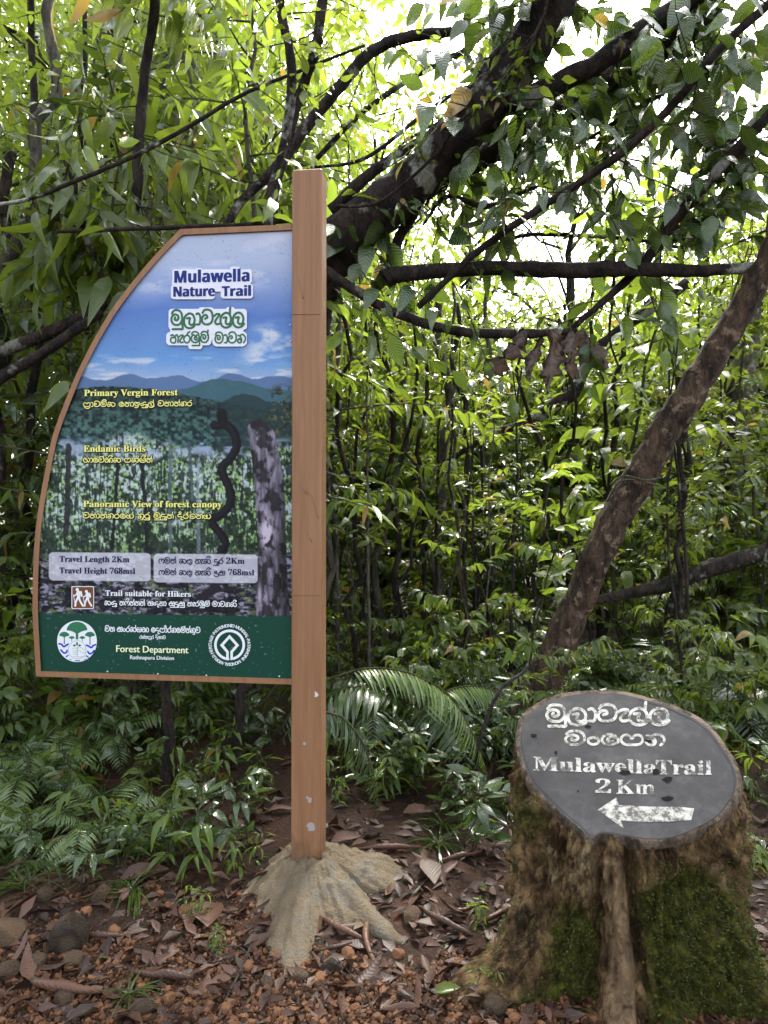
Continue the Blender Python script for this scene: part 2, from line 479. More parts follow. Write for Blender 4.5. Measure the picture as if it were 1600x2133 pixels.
def worn_mat():
    m, N, L, P = mat('worn white paint')
    n = noise(N, L, 26, 7, .75)
    r = ramp(N, [(.43, (.05, .046, .04)), (.50, (.28, .27, .23)), (.60, (.42, .415, .39))]); L.new(n.outputs['Fac'], r.inputs[0])
    L.new(r.outputs[0], P.inputs['Base Color']); P.inputs['Roughness'].default_value = .6
    return m
M['worn'] = worn_mat()
M['damp'] = simple('dark damp spot', (.006, .006, .005), .6, spec=.05)
M['crack'] = simple('hairline crack', (.012, .010, .010), .9)
M['moss'] = leaf_mat('moss shoots', (.015, .024, .004), (.075, .095, .014), (.10, .14, .02), vein=2, rough=.8, tmix=.25, vb=0, coat=0)
#@@GROUND
# ------------------------------------------------------------------ ground
def gz(x, y):
    """height of the forest floor"""
    x, y = np.asarray(x, float), np.asarray(y, float)
    h = .05 * (fbm(x * 1.3 + 9, y * 1.3 + 4, o=4, seed=3) - .5) + .02 * (fbm(x * 6, y * 6, o=3, seed=8) - .5)
    h = h * sstep(1.2, 2.6, y)
    h = h + .10 * sstep(3.2, 4.6, y) + .25 * sstep(5, 14, y)
    return h
xs = np.concatenate([np.linspace(-600, -7, 24)[:-1], np.linspace(-7, 7, 260), np.linspace(7, 600, 24)[1:]])
ys = np.concatenate([np.linspace(-600, -1, 14)[:-1], np.linspace(-1, 10, 230), np.linspace(10, 600, 30)[1:]])
GX, GY = np.meshgrid(xs, ys)
g = MB()
nx, ny = len(xs), len(ys)
g.add(np.stack([GX, GY, gz(GX, GY)], -1).reshape(-1, 3),
      [(j*nx+i, j*nx+i+1, (j+1)*nx+i+1, (j+1)*nx+i) for j in range(ny-1) for i in range(nx-1)])
gr = g.build('ground', M['soil']); gr['kind'] = 'structure'
def onground(px, py, dz=0.0):
    p = ground(px, py)
    for _ in range(6):
        p = ground(px, py, float(gz(p[0], p[1])))
    return p + np.array([0, 0, dz])

# ------------------------------------------------------------------ Sinhala letters as pen strokes (x height 0..1)
GL = {
 'ම': (1.18, [[(.06,1.0),(.2,1.22),(.5,1.3),(.85,1.15),(1.0,.75),(.97,.35),(.75,.06),(.45,0),(.15,.12),(.0,.45),(.1,.78),(.35,.92),(.6,.82),(.66,.58),(.5,.4),(.32,.48),(.36,.66)]]),
 'ල': (1.15, [[(1.05,.02),(.85,-.2),(.5,-.3),(.15,-.14),(0,.28),(.1,.72),(.45,.98),(.8,.88),(.98,.5),(.92,.12),(.7,-.02),(.5,.1),(.5,.35),(.55,.58),(.27,.56)]]),
 'ව': (1.15, [[(.06,1.0),(.2,1.22),(.5,1.3),(.85,1.15),(1.0,.7),(.9,.2),(.5,0),(.12,.12),(.0,.45),(.12,.75),(.4,.82),(.5,.62),(.3,.5)]]),
 'ා': (.52, [[(.0,.92),(.2,.97),(.36,.7),(.36,.25),(.25,.02),(.06,.03)]]),
 'ැ': (.58, [[(.0,.72),(.2,.88),(.5,.86),(.28,.55),(.08,.25),(.2,.02),(.46,.05)]]),
 'න': (1.15, [[(.4,.62),(.15,.6),(.02,.3),(.2,.02),(.55,.02),(.7,.3),(.55,.68),(.3,.95),(.05,.85)], [(.55,.68),(.82,.95),(1.0,.6),(.98,.02)]]),
 'ර': (.95, [[(.75,1.3),(.5,1.12),(.38,.9),(.08,.7),(.0,.35),(.2,.02),(.55,.02),(.78,.35),(.68,.75),(.38,.9)]]),
 'ඹ': (1.2, [[(.06,1.0),(.2,1.22),(.5,1.3),(.85,1.15),(1.0,.75),(.97,.35),(.75,.06),(.45,0),(.15,.12),(.0,.45),(.1,.78),(.35,.9),(.5,.7),(.4,.45),(.6,.3),(.75,.5),(.62,.75),(.75,.9)]]),
 'ත': (1.12, [[(.42,.3),(.25,.48),(.04,.3),(.15,.02),(.45,.05),(.52,.4),(.35,.75),(.08,.88)], [(.3,.8),(.6,1.0),(.95,.75),(.98,.3),(.8,.0)]]),
 'ං': (.75, [[(.3,.7),(.05,.55),(.05,.2),(.3,.02),(.55,.2),(.55,.55),(.3,.7)]]),
 'ප': (1.3, [[(.55,.62),(.4,.9),(.15,.88),(0,.5),(.18,.08),(.58,0),(1,.08),(1.16,.5),(1.02,.88),(.75,.9),(.62,.62)]]),
 'ෙ': (1.0, [[(.7,.85),(.4,1.0),(.08,.8),(.0,.4),(.2,.05),(.55,0),(.85,.25),(.8,.62),(.5,.75),(.3,.55),(.38,.3),(.58,.35)]]),
 'ථ': (1.15, [[(.06,1.0),(.2,1.22),(.5,1.3),(.85,1.15),(1.0,.7),(.9,.2),(.5,0),(.15,.1),(.1,.35),(.35,.45),(.4,.7),(.15,.75),(.05,.55)]]),
 'ක': (1.5, [[(.45,.35),(.3,.55),(.05,.4),(.12,.05),(.4,.05),(.6,.35),(.65,.75),(.95,.9),(1.3,.65),(1.32,.2),(1.05,.0),(.8,.12),(.75,.4)], [(.08,.8),(.3,1.0),(.55,.9),(.65,.7)]]),
 'ඉ': (1.1, [[(.3,.6),(.5,.8),(.2,.95),(.02,.6),(.2,.15),(.6,.1),(.9,.5),(.75,.95),(.55,.7),(.7,.3),(.6,-.2),(.25,-.35),(.05,-.2)]]),
 'ද': (.95, [[(.55,.9),(.2,.92),(.02,.6),(.2,.35),(.55,.42),(.75,.2),(.5,-.05),(.65,-.35),(.9,-.3)]]),
 'ඳ': (1.3, [[(.9,.9),(.55,.95),(.35,.6),(.55,.35),(.9,.42),(1.1,.2),(.85,-.05),(1.0,-.35),(1.2,-.3)], [(.3,.7),(.05,.6),(.05,.2),(.35,.1),(.5,.35)]]),
 'අ': (1.3, [[(.35,.6),(.5,.85),(.15,.95),(.0,.5),(.2,.05),(.55,.05),(.75,.4),(.55,.65)], [(.7,.3),(.95,.05),(1.15,.4),(1.1,.85),(.85,1.0)]]),
 'ණ': (1.6, [[(.4,.62),(.15,.6),(.02,.3),(.2,.02),(.5,.05),(.65,.5),(.9,.6),(.95,.15),(.8,.02),(.75,.4),(1.0,.9),(1.4,.75),(1.45,.2),(1.2,.0)], [(.1,.9),(.4,1.0),(.65,.6)]]),
 'ෂ': (1.3, [[(.4,.9),(.15,.88),(0,.5),(.18,.08),(.58,0),(1,.08),(1.16,.5),(1.02,.88),(.75,.9)], [(.15,.4),(.5,.6),(.62,.3),(.85,.5),(1.1,.45)]]),
 'ය': (1.3, [[(.3,.55),(.1,.75),(.0,.4),(.2,.02),(.55,.1),(.6,.5),(.55,.9),(.45,.5),(.65,.05),(1.0,.05),(1.18,.5),(1.0,.95)]]),
 'ශ': (1.15, [[(.2,.5),(.1,.2),(.4,0),(.8,.1),(1.0,.5),(.8,.95),(.4,1.0),(.1,.75),(.3,.5),(.6,.55),(.6,.3)]]),
 'ග': (1.15, [[(.2,.02),(.0,.35),(.1,.8),(.4,.95),(.55,.6),(.55,.35)], [(.55,.6),(.75,.95),(1.0,.7),(1.0,.2),(.8,.02)]]),
 'ළ': (1.1, [[(.3,.5),(.15,.8),(.0,.4),(.2,.02),(.6,.05),(.65,.5),(.4,.95)], [(.45,.9),(.9,.8),(1.0,.3),(.8,-.2),(.5,-.3)]]),
 'හ': (1.1, [[(.35,.5),(.15,.65),(.0,.3),(.25,0),(.6,.1),(.6,.5),(.35,.9),(.1,.95)], [(.4,.85),(.9,.9),(1.0,.4),(.8,0)]]),
 'උ': (1.0, [[(.2,.6),(.5,.55),(.5,.9),(.15,.9),(.1,.5),(.6,.35),(.9,.05),(.6,-.3),(.2,-.25),(.0,.0)]]),
 'ස': (1.3, [[(.25,.55),(.05,.7),(.0,.3),(.25,.02),(.6,.1),(.65,.5),(.35,.7),(.25,.9),(.5,1.0),(.65,.7)], [(.65,.5),(.9,.55),(1.15,.3),(1.0,.02),(.75,.1)], [(.8,.9),(1.1,.95),(1.15,.55)]]),
 'ඳු': (1.3, []), ' ': (.55, []),
 'ට': (1.1, [[(.2,.9),(.0,.5),(.3,.0),(.8,.05),(1.0,.5),(.7,.8)]]),
}
MARK = {   # drawn over the letter before; dx is where its right side stands
 'ු': [(-.02,.4),(-.02,-.05),(-.02,-.36),(-.3,-.36),(-.95,-.36)],
 '්': [(-.16,.85),(-.14,1.15),(-.12,1.45)],
 '^': [(-.75,1.5),(-.4,1.62),(-.05,1.55),(-.1,1.35)],
 'ි': [(-.8,1.25),(-.55,1.6),(-.15,1.55),(-.1,1.3),(-.35,1.25)],
 'ී': [(-.8,1.25),(-.55,1.65),(-.12,1.6),(-.05,1.3),(-.3,1.2),(-.35,1.42)],
 '~': [(-1.0,-.12),(-.7,-.4),(-.3,-.4),(-.05,-.15)],
 '*': [(-.5,1.1),(-.6,1.4),(-.35,1.5),(-.25,1.25),(-.45,1.1)],
 ',': [(-.3,.05),(-.12,-.12),(-.25,-.36),(-.5,-.34)],
}
def catmull(P, n=7):
    P = [np.array(p, float) for p in P]
    if len(P) < 3: return P
    Q = [2*P[0]-P[1]] + P + [2*P[-1]-P[-2]]
    out = []
    for i in range(1, len(Q)-2):
        a, b, c, d = Q[i-1], Q[i], Q[i+1], Q[i+2]
        for t in np.linspace(0, 1, n, endpoint=False):
            out.append(.5*((2*b)+(c-a)*t+(2*a-5*b+4*c-d)*t*t+(3*b-a-3*c+d)*t**3))
    return out + [P[-1]]
def layout(text):
    x, S = 0.0, []
    for ch in text:
        if ch in MARK:
            S.append([np.array([x - .12 + a, b]) for a, b in catmull(MARK[ch])])
        else:
            adv, st = GL[ch]
            for s in st: S.append([np.array([x + a, b]) for a, b in catmull(s)])
            x += adv
    return x - .12, S
def ribbon(mb, pts, w, conv, mi=0, zj=0.0):
    """flat pen stroke of width w with round ends; conv turns (x, y, dz) into a 3-D point"""
    P = np.array(pts); 
    T = np.gradient(P, axis=0); T /= np.linalg.norm(T, axis=1)[:, None] + 1e-9
    Nn = np.stack([-T[:, 1], T[:, 0]], 1) * w / 2
    A, B = P + Nn, P - Nn
    n = len(P)
    V = [conv(*q, zj) for q in A] + [conv(*q, zj) for q in B]
    F = [(i, i+1, n+i+1, n+i) for i in range(n-1)]
    for (c, t, rev) in ((P[0], -T[0], 0), (P[-1], T[-1], 1)):
        a0 = math.atan2(t[1], t[0])
        fan = [c + w/2 * np.array([cos(a0 + q), sin(a0 + q)]) for q in np.linspace(-pi/2, pi/2, 6)]
        k = len(V); V += [conv(*q, zj) for q in fan]
        F.append(tuple(range(k, k + 6)))
    mb.add(V, F, mi=mi)

def bold(s): return ''.join(chr(0x1D400+ord(c)-65) if 'A'<=c<='Z' else chr(0x1D41A+ord(c)-97) if 'a'<=c<='z' else chr(0x1D7CE+ord(c)-48) if c.isdigit() else c for c in s)
def boldsans(s): return ''.join(chr(0x1D5D4+ord(c)-65) if 'A'<=c<='Z' else chr(0x1D5EE+ord(c)-97) if 'a'<=c<='z' else c for c in s)
_tc = {}
def text_mesh(s):
    """vertices (size 1) and faces of a line of type"""
    if s in _tc: return _tc[s]
    c = bpy.data.curves.new('type', 'FONT'); c.body = s; c.size = 1; c.resolution_u = 3
    o = bpy.data.objects.new('type', c); COL.objects.link(o)
    dg = bpy.context.evaluated_depsgraph_get()
    me = bpy.data.meshes.new_from_object(o.evaluated_get(dg))
    V = np.array([v.co[:] for v in me.vertices]); F = [tuple(p.vertices) for p in me.polygons]
    bpy.data.objects.remove(o); bpy.data.curves.remove(c); bpy.data.meshes.remove(me)
    _tc[s] = (V, F)
    return V, F
def fits(plane, x0, yb, slope, sx, sy):
    """text units -> plane; x0,yb is the left end of the baseline in photo pixels"""
    def conv(x, y, dz):
        X = x0 + x * sx; Y = yb - y * sy + slope * (x * sx)
        return plane(X, Y, dz)
    return conv
def psl(y): return 5.2e-5 * (y - 1000)
def latin(mb, plane, s, x0, yb, W, cap, dz, mi=0, slope=None, dx=0, dy=0):
    V, F = text_mesh(s)
    x_min, x_max = V[:, 0].min(), V[:, 0].max()
    sx = W / (x_max - x_min); sy = cap / .70
    sl = psl(yb) if slope is None else slope
    X = x0 + dx + (V[:, 0] - x_min) * sx
    Y = yb + dy - V[:, 1] * sy + sl * (V[:, 0] - x_min) * sx
    mb.add(plane.many(X, Y, dz), F, mi=mi)
def sinhala(mb, plane, s, x0, yb, W, xh, dz, w=.16, mi=0, slope=None, dx=0, dy=0):
    wd, S = layout(s)
    sx = W / wd
    sl = psl(yb) if slope is None else slope
    # strokes drawn in pixel units so that the pen stays even
    k = 0
    for st in S:
        P = [(x0 + dx + a * sx, yb + dy - b * xh + sl * a * sx) for a, b in st]
        ribbon(mb, P, w * xh, lambda a, b, z: plane(a, b, z), mi, dz + k * 2e-5); k += 1
#@@SIGN
# ------------------------------------------------------------------ trail sign
PANG = R(5.5)
U = np.array([cos(PANG), -sin(PANG), 0]); NF = np.array([-sin(PANG), -cos(PANG), 0]); ZU = np.array([0, 0, 1.])
post_base = ground(638, 1800, .10)
POST = Plane(post_base, NF)
BOARD = Plane(post_base - NF * .035, NF)
org = np.array([post_base[0], post_base[1], float(gz(post_base[0], post_base[1]))])
sign = thing('trail_sign', 'tall trail information board with curved left edge on a wood grain post', 'sign', org)
# post
pl, pr = POST(606.5, 1500), POST(669, 1500)
wpost = float(np.dot(pr - pl, U))
ztop = POST(638, 351)[2]
m = MB()
x0 = pl - ZU * pl[2] + ZU * (org[2] - .1)
Hp = ztop - x0[2]
bv = .006
zs = np.concatenate([np.linspace(0, Hp - bv, 40), [Hp]])
dep = wpost * .9
prof = [(bv, 0), (wpost - bv, 0), (wpost, bv), (wpost, dep - bv), (wpost - bv, dep), (bv, dep), (0, dep - bv), (0, bv)]
V = []
for i, z in enumerate(zs):
    ins = bv if i == len(zs) - 1 else 0
    for a, b in prof:
        aa = min(max(a, ins), wpost - ins); bb = min(max(b, ins), dep - ins)
        V.append(x0 + U * aa - NF * bb + ZU * z)
k = len(prof)
m.add(V, [(i*k+j, i*k+(j+1) % k, (i+1)*k+(j+1) % k, (i+1)*k+j) for i in range(len(zs)-1) for j in range(k)] + [tuple((len(zs)-1)*k + j for j in range(k))])
m.build('post', M['post'], sign, smooth=False)
# film seams and creases on the post, paint chips
for y in (655, 1240):
    m = MB(); m.tube([POST(607.5, y, .0012), POST(640, y - .5, .0014), POST(668, y - 1, .0012)], .0011, 5); m.build('film_seam', M['film'], sign)
for P in ([(622,578),(626,600),(632,622)], [(636,1018),(650,1035),(657,1060),(663,1080)], [(625,1012),(640,1030)], [(640,1110),(650,1130)]):
    m = MB(); m.tube([POST(a, b, .001) for a, b in catmull(P, 4)], .0014, 5); m.build('film_crease', M['film'], sign)
for (cx_, cy_, r) in ((648,1722,9), (645,1666,5), (634,1549,3.5), (640,1661,3)):
    m = MB(); a = np.linspace(0, 2*pi, 14, endpoint=False); rr = r * (1 + .45 * (rng.random(14) - .5))
    m.add([POST(cx_ + q*cos(t)*.9, cy_ + q*sin(t)*1.15, .0012) for q, t in zip(rr, a)], [tuple(range(14))])
    m.build('paint_chip', M['chip'], sign)
# panel outline
OUT = [(608,467),(375,477),(310,546),(245,627),(205,690),(172,752),(148,805),(115,891),(100,950),(85,1030),(74,1105),(69,1190),(68,1268),(71,1340),(75,1409),(608,1426)]
arc = catmull(OUT[1:15], 6)
outer = np.array([OUT[0]] + [tuple(p) for p in arc] + [OUT[15]])
def inset(P, d):
    T = np.gradient(P, axis=0); T /= np.linalg.norm(T, axis=1)[:, None]
    return P + np.stack([T[:, 1], -T[:, 0]], 1) * d
arca = np.array(arc)
inn = inset(arca, 11.0)
if inn[len(inn)//2, 0] < arca[len(inn)//2, 0]: inn = inset(arca, -11.0)
inner = np.concatenate([[(608, 478.5)], [(381, 489)], inn[1:-1], [(82, 1398)], [(608, 1414)]])
outer_f = np.concatenate([[(608, 467)], [(375, 477)], arca[1:-1], [(75, 1409)], [(608, 1426)]])
TH = .03
m = MB()
n = len(outer_f)
Vo = [BOARD(a, b, .010) for a, b in outer_f]; Vi = [BOARD(a, b, .010) for a, b in inner]
Vb = [v - NF * (TH + .010) for v in Vo]; Vk = [BOARD(a, b, .0) - NF*.002 for a, b in inner]
F = []
for i in range(n - 1):
    F += [(i, n+i, n+i+1, i+1), (i, i+1, 2*n+i+1, 2*n+i), (n+i, 3*n+i, 3*n+i+1, n+i+1)]
m.add(Vo + Vi + Vb + Vk, F)
m.build('frame', M['film'], sign, smooth=False)
# back sheet
m = MB()
m.add(Vb, [tuple(range(n))]); m.build('back_sheet', M['film'], sign, smooth=False)

# ---- the printed picture (a flat print: its colours are computed per vertex)
def srgb(c):
    c = np.asarray(c, float) / 255
    return np.where(c <= .04045, c / 12.92, ((c + .055) / 1.055) ** 2.4)
def paint(X, Y):
    ct_ = lambda q, k=2.1: np.clip((q - .5)*k + .5, 0, 1)
    H, W = X.shape
    col = np.zeros((H, W, 3))
    stops = [(470,(194,206,232)), (540,(184,200,230)), (610,(148,172,222)), (650,(96,134,206)), (700,(108,152,216)), (750,(112,164,226)), (795,(160,188,226))]
    yy = Y + 18 * (fbm(X/90, Y/60, o=3, seed=21) - .5) * 2
    for ch in range(3):
        col[..., ch] = np.interp(yy, [s[0] for s in stops], [s[1][ch] for s in stops])
    def over(c, a):
        nonlocal col
        a = np.clip(a, 0, 1)[..., None]
        col = col * (1 - a) + np.array(c, float) * a
    cl = fbm(X/70 + .3*Y/70, Y/26, o=5, seed=5)
    over((214, 220, 240), sstep(.48, .75, cl) * .75 * sstep(660, 560, Y))
    over((226, 230, 240), sstep(.42, .7, fbm(X/40, Y/22, o=5, seed=9)) * sstep(500, 560, X + .5*(Y-700)) * sstep(660, 690, Y) * sstep(770, 740, Y) * .9)
    over((222, 228, 240), sstep(.5, .72, fbm(X/60, Y/10, o=5, seed=12)) * sstep(730, 755, Y) * .8)
    # far ridges
    r1 = 790 - 2.5*np.sin(X/38+.5) - 8*fbm(X/25, X*0, o=4, seed=31) + 5*np.cos(X/17)
    over((96, 126, 170), sstep(-1.5, 1.5, Y - r1)); 
    r2 = 812 - 26*np.exp(-((X-455)/55.)**2) - 10*np.exp(-((X-520)/40.)**2) + 6*fbm(X/18, X*0, o=4, seed=32)
    over((66, 106, 118), sstep(-1.5, 1.5, Y - r2))
    over((80, 112, 132), sstep(.5, .7, fbm(X/22, Y/14, o=4, seed=33)) * sstep(0, 5, Y - r2) * .5)
    r3 = np.where(X < 330, 803 + (np.abs(X-240)/95.)**2*7, 803 + 7 + (X-330)*.19) + 5*fbm(X/9, X*0, o=3, seed=34)
    ft = ct_(fbm(X/7.5, Y/6, o=4, seed=35), 2.8)
    a3 = sstep(-1.5, 1.5, Y - r3)
    fc = np.stack([14 + 58*ft, 34 + 72*ft, 38 + 62*ft], -1) * (.80 + .35 * sstep(810, 900, Y))[..., None]
    col = col * (1 - a3[..., None]) + fc * a3[..., None]
    r3b = 838 - 20*np.exp(-((X-510)/40.)**2) + 5*fbm(X/7, X*0, o=3, seed=36)
    over((34, 56, 58), sstep(-1.5, 1.5, Y - r3b) * sstep(440, 470, X) * .8)
    # forest below
    fr = 912 + 26*fbm(X/40, X*0, o=3, seed=41) + 14*np.sin(X/60)
    a4 = sstep(-14, 14, Y - fr)
    t1 = fbm(X/9, Y/9, o=4, seed=42); t2 = ct_(fbm(X/5.2, Y/5.2, o=4, seed=43), 3.0)
    light = sstep(.42, .62, fbm(X/50, Y/45, o=3, seed=44))
    g0 = np.stack([16 + 140*t2, 34 + 160*t2, 22 + 100*t2], -1)
    g1 = np.stack([70 + 150*t2, 104 + 136*t2, 70 + 164*t2], -1)
    fo = g0 * (1-light[..., None]*.7) + g1 * light[..., None]*.7
    hole = sstep(.53, .60, .5*t1 + .5*fbm(X/4.5, Y/6, o=3, seed=47)) * sstep(1130, 1060, Y)
    fo = fo * (1 - hole[..., None]*.85) + np.array([206, 222, 236]) * hole[..., None]*.85
    dk = sstep(.50, .58, .55*fbm(X/14+7, Y/14, o=4, seed=45) + .45*fbm(X/3.2, Y/22, o=3, seed=48) + .10*sstep(1060, 1140, Y)) * .8
    fo = fo * (1 - dk[..., None]) + np.array([26, 40, 34]) * dk[..., None]
    col = col * (1 - a4[..., None]) + fo * a4[..., None]
    over((176, 190, 224), sstep(.45, .65, fbm(X/35, Y/14, o=3, seed=46)) * sstep(905, 925, Y) * sstep(965, 935, Y) * .8)
    def dseg(pts):
        D = np.full(X.shape, 1e9)
        for (ax, ay), (bx, by) in zip(pts[:-1], pts[1:]):
            vx, vy = bx-ax, by-ay
            t = np.clip(((X-ax)*vx + (Y-ay)*vy) / (vx*vx+vy*vy+1e-9), 0, 1)
            D = np.minimum(D, np.hypot(X-ax-t*vx, Y-ay-t*vy))
        return D
    for (pts, w, c, a) in (([(143,930),(140,1080),(136,1110)],6,(40,42,46),.9), ([(246,960),(240,1060),(232,1150)],4,(22,24,30),.95),
                           ([(297,965),(297,1010),(303,1040),(306,1150)],4.2,(26,28,34),.95), ([(355,925),(355,1140)],4,(92,106,116),.8),
                           ([(394,925),(402,1040)],4,(74,88,98),.8), ([(412,960),(414,1150)],3.5,(150,160,186),.6), ([(182,990),(178,1090)],2,(30,36,36),.7), ([(122,960),(120,1100)],1.5,(40,48,44),.7), ([(160,970),(166,1140)],1.3,(46,56,50),.7), ([(224,970),(221,1130)],1.2,(40,50,46),.7), ([(316,980),(318,1140)],1.2,(40,50,46),.7), ([(425,960),(428,1150)],1.4,(60,70,70),.7), ([(505,960),(508,1200)],1.6,(44,54,50),.7),
                           ([(210,980),(204,1140)],2,(40,48,46),.7), ([(270,990),(274,1140)],1.6,(50,60,56),.7), ([(330,980),(334,1140)],1.6,(50,60,56),.6), ([(378,1000),(376,1140)],1.6,(60,70,66),.6)):
        over(c, sstep(w+1.2, w-1.2, dseg(pts) + 2*(t2-.5)) * a)
    # forest floor strip
    a5 = sstep(1138, 1165, Y + 14*(t1-.5))
    s1 = ct_(fbm(X/7, Y/4, o=4, seed=51), 2.4)
    fl = np.stack([14 + 90*s1, 16 + 86*s1, 24 + 96*s1], -1)
    wsp = sstep(.57, .64, fbm(X/8+3, Y/4.5, o=3, seed=52))
    fl = fl*(1-wsp[..., None]*.8) + np.array([176, 172, 196])*wsp[..., None]*.8
    gsp = sstep(.6, .68, fbm(X/9+13, Y/6, o=3, seed=53))*.7
    fl = fl*(1-gsp[..., None]) + np.array([104, 128, 70])*gsp[..., None]
    dsp = sstep(.5, .6, fbm(X/24, Y/10, o=4, seed=54))
    fl = fl*(1-dsp[..., None]*.8) + np.array([16, 16, 24])*dsp[..., None]*.8
    col = col*(1-a5[..., None]) + fl*a5[..., None]
    # right tree crown
    a6 = sstep(.5, .58, fbm(X/7, Y/7, o=3, seed=61)) * sstep(555, 590, X + .25*(Y-800)) * sstep(795, 815, Y) * sstep(930, 890, Y)
    over((36, 46, 38), a6); over((140, 150, 90), a6 * sstep(.55, .65, t2) * .5)
    # broken grey trunk
    tl = np.interp(Y, [872, 930, 1050, 1150, 1280], [512, 522, 534, 540, 530]) + 5*(t1-.5)
    tr = np.interp(Y, [872, 900, 1000, 1150, 1280], [548, 572, 592, 596, 604]) + 5*(t1-.5)
    a7 = sstep(-1.5, 1.5, X-tl) * sstep(-1.5, 1.5, tr-X) * sstep(868, 878, Y + 16*(fbm(X/6, X*0, seed=62)-.5))
    tx = ct_(fbm(X/4, Y/26, o=4, seed=63), 2.4); ty = fbm(X/16, Y/22, o=4, seed=64)
    tc_ = np.stack([88 + 70*tx, 84 + 66*tx, 98 + 72*tx], -1) * (1 - .62*sstep(.45, .6, ty))[..., None]
    tc_ = tc_ * (1 - .55 * sstep(560, 600, X) * sstep(960, 1060, Y))[..., None]
    col = col*(1-a7[..., None]) + tc_*a7[..., None]
    over((206, 194, 214), a7 * sstep(.42, .55, fbm(X/9, Y/16, o=3, seed=65)) * np.exp(-((X-556)/13.)**2 - ((Y-1112)/34.)**2)*1.5)
    over((190, 180, 200), a7 * np.exp(-((X-541)/5.)**2 - ((Y-1240)/28.)**2))
    # twisted liana
    vine = [tuple(p) for p in catmull([(447,886),(455,886),(470,884),(488,903),(493,930),(478,958),(463,972),(468,995),(482,1030),(476,1056),(458,1075),(443,1080),(446,1095),(462,1115),(470,1132),(462,1150),(456,1165)], 5)]
    D = dseg(vine)
    vs = np.clip(1 - D/9.5, 0, 1)
    over((10, 10, 16), sstep(10, 8.2, D + 1.5*(t2-.5)))
    over((70, 66, 84), sstep(6.5, 2, dseg([(a-3, b-2) for a, b in vine])) * .28)
    over((14, 14, 20), sstep(9, 7, dseg([(462,862),(464,878)])-3))
    over((40, 36, 46), sstep(10, 8, dseg([(456,1208),(440,1232),(418,1244),(406,1268)]) + 3*(t2-.5)))
    # pale information boxes
    for (xa, ya, xb, yb) in ((102,1150,314,1209), (320,1153,537,1213)):
        ym = psl(1180) * (X - xa)
        dx = np.maximum(np.maximum(xa+9-X, X-(xb-9)), 0); dy = np.maximum(np.maximum(ya+9-(Y-ym), (Y-ym)-(yb-9)), 0)
        over((236, 238, 252), sstep(9.6, 8.4, np.hypot(dx, dy)) * .78)
    # green band
    over((22, 72, 58), sstep(-.8, .8, Y - (1277 + .0133*(X-80))))
    # dirt and insect marks
    sp = (fbm(X/2.2+50, Y/2.2, o=2, seed=71) > .83) * (fbm(X/50, Y/50, o=2, seed=72) > .45)
    over((80, 84, 100), sp * .5)
    over((176, 190, 190), ((fbm(X/4+9, Y/4, o=2, seed=73) > .86) & (Y > 1280)) * .55)
    col *= (1 + .05 * (fbm(X/120, Y/120, o=2, seed=75) - .5))[..., None]
    return srgb(np.clip(col, 0, 255)) * .64
px_, py_ = np.arange(66, 609.1, 1.35), np.arange(466, 1428, 1.35)
PX, PY = np.meshgrid(px_, py_)
COLR = paint(PX, PY)
import mathutils
def inside(X, Y, poly):
    c = np.zeros(X.shape, bool); n = len(poly); j = n - 1
    for i in range(n):
        xi, yi = poly[i]; xj, yj = poly[j]
        with np.errstate(divide='ignore', invalid='ignore'):
            c ^= ((yi > Y) != (yj > Y)) & (X < (xj - xi) * (Y - yi) / (yj - yi + 1e-12) + xi)
        j = i
    return c
mid_poly = (outer_f + inner) / 2
mid_poly[0, 0] = mid_poly[-1, 0] = 612
ok = inside(PX, PY, mid_poly)
Hh, Ww = PX.shape
P3 = BOARD.many(PX, PY, 0.0).reshape(-1, 3)
cellok = ok[:-1, :-1] & ok[1:, :-1] & ok[:-1, 1:] & ok[1:, 1:]
jj, ii = np.nonzero(cellok)
idx = np.full(Hh * Ww, -1); q = jj * Ww + ii
quads = np.stack([q, q + Ww, q + Ww + 1, q + 1], 1)
used = np.unique(quads); idx[used] = np.arange(len(used))
m = MB()
m.add(P3[used], idx[quads].tolist())
rgba = np.concatenate([COLR.reshape(-1, 3)[used], np.ones((len(used), 1))], 1)
panel = m.build('printed_panel', M['print'], sign, color=rgba)

# ---- raised title plates with letters
def outline_plate(name, shapes, th, parent):
    """white cut-out plate: rounded blobs round the words joined by an implicit outline"""
    xs_ = np.arange(340, 540, .8); ys_ = np.arange(545, 745, .8)
    X, Y = np.meshgrid(xs_, ys_)
    D = np.full(X.shape, 1e9)
    for (xa, ya, xb, yb, r) in shapes:
        dx = np.maximum(np.maximum(xa - X, X - xb), 0); dy = np.maximum(np.maximum(ya - Y, Y - yb), 0)
        D = np.minimum(D, np.hypot(dx, dy) - r)
    I = D < 0
    mb = MB()
    jj, ii = np.nonzero(I[:-1, :-1] & I[1:, :-1] & I[:-1, 1:] & I[1:, 1:])
    W = X.shape[1]; q = jj * W + ii
    quads = np.stack([q, q + W, q + W + 1, q + 1], 1)
    us = np.unique(quads); ix = np.full(X.size, -1); ix[us] = np.arange(len(us))
    T = BOARD.many(X.ravel()[us], Y.ravel()[us], th); B = BOARD.many(X.ravel()[us], Y.ravel()[us], 0.0005)
    mb.add(T, ix[quads].tolist())
    # side wall from boundary edges
    from collections import Counter
    ed = Counter()
    qq = ix[quads]
    for a, b in ((0, 1), (1, 2), (2, 3), (3, 0)):
        for e in zip(qq[:, a].tolist(), qq[:, b].tolist()): ed[e] += 1
    be = [e for e in ed if (e[1], e[0]) not in ed]
    vs = sorted({v for e in be for v in e}); lx = {v: i for i, v in enumerate(vs)}
    mb.add(np.concatenate([T[vs], B[vs]]), [(lx[a], lx[a] + 0 + len(vs), lx[b] + len(vs), lx[b]) for a, b in be])
    return mb.build(name, M['white_plate'], parent, smooth=False)
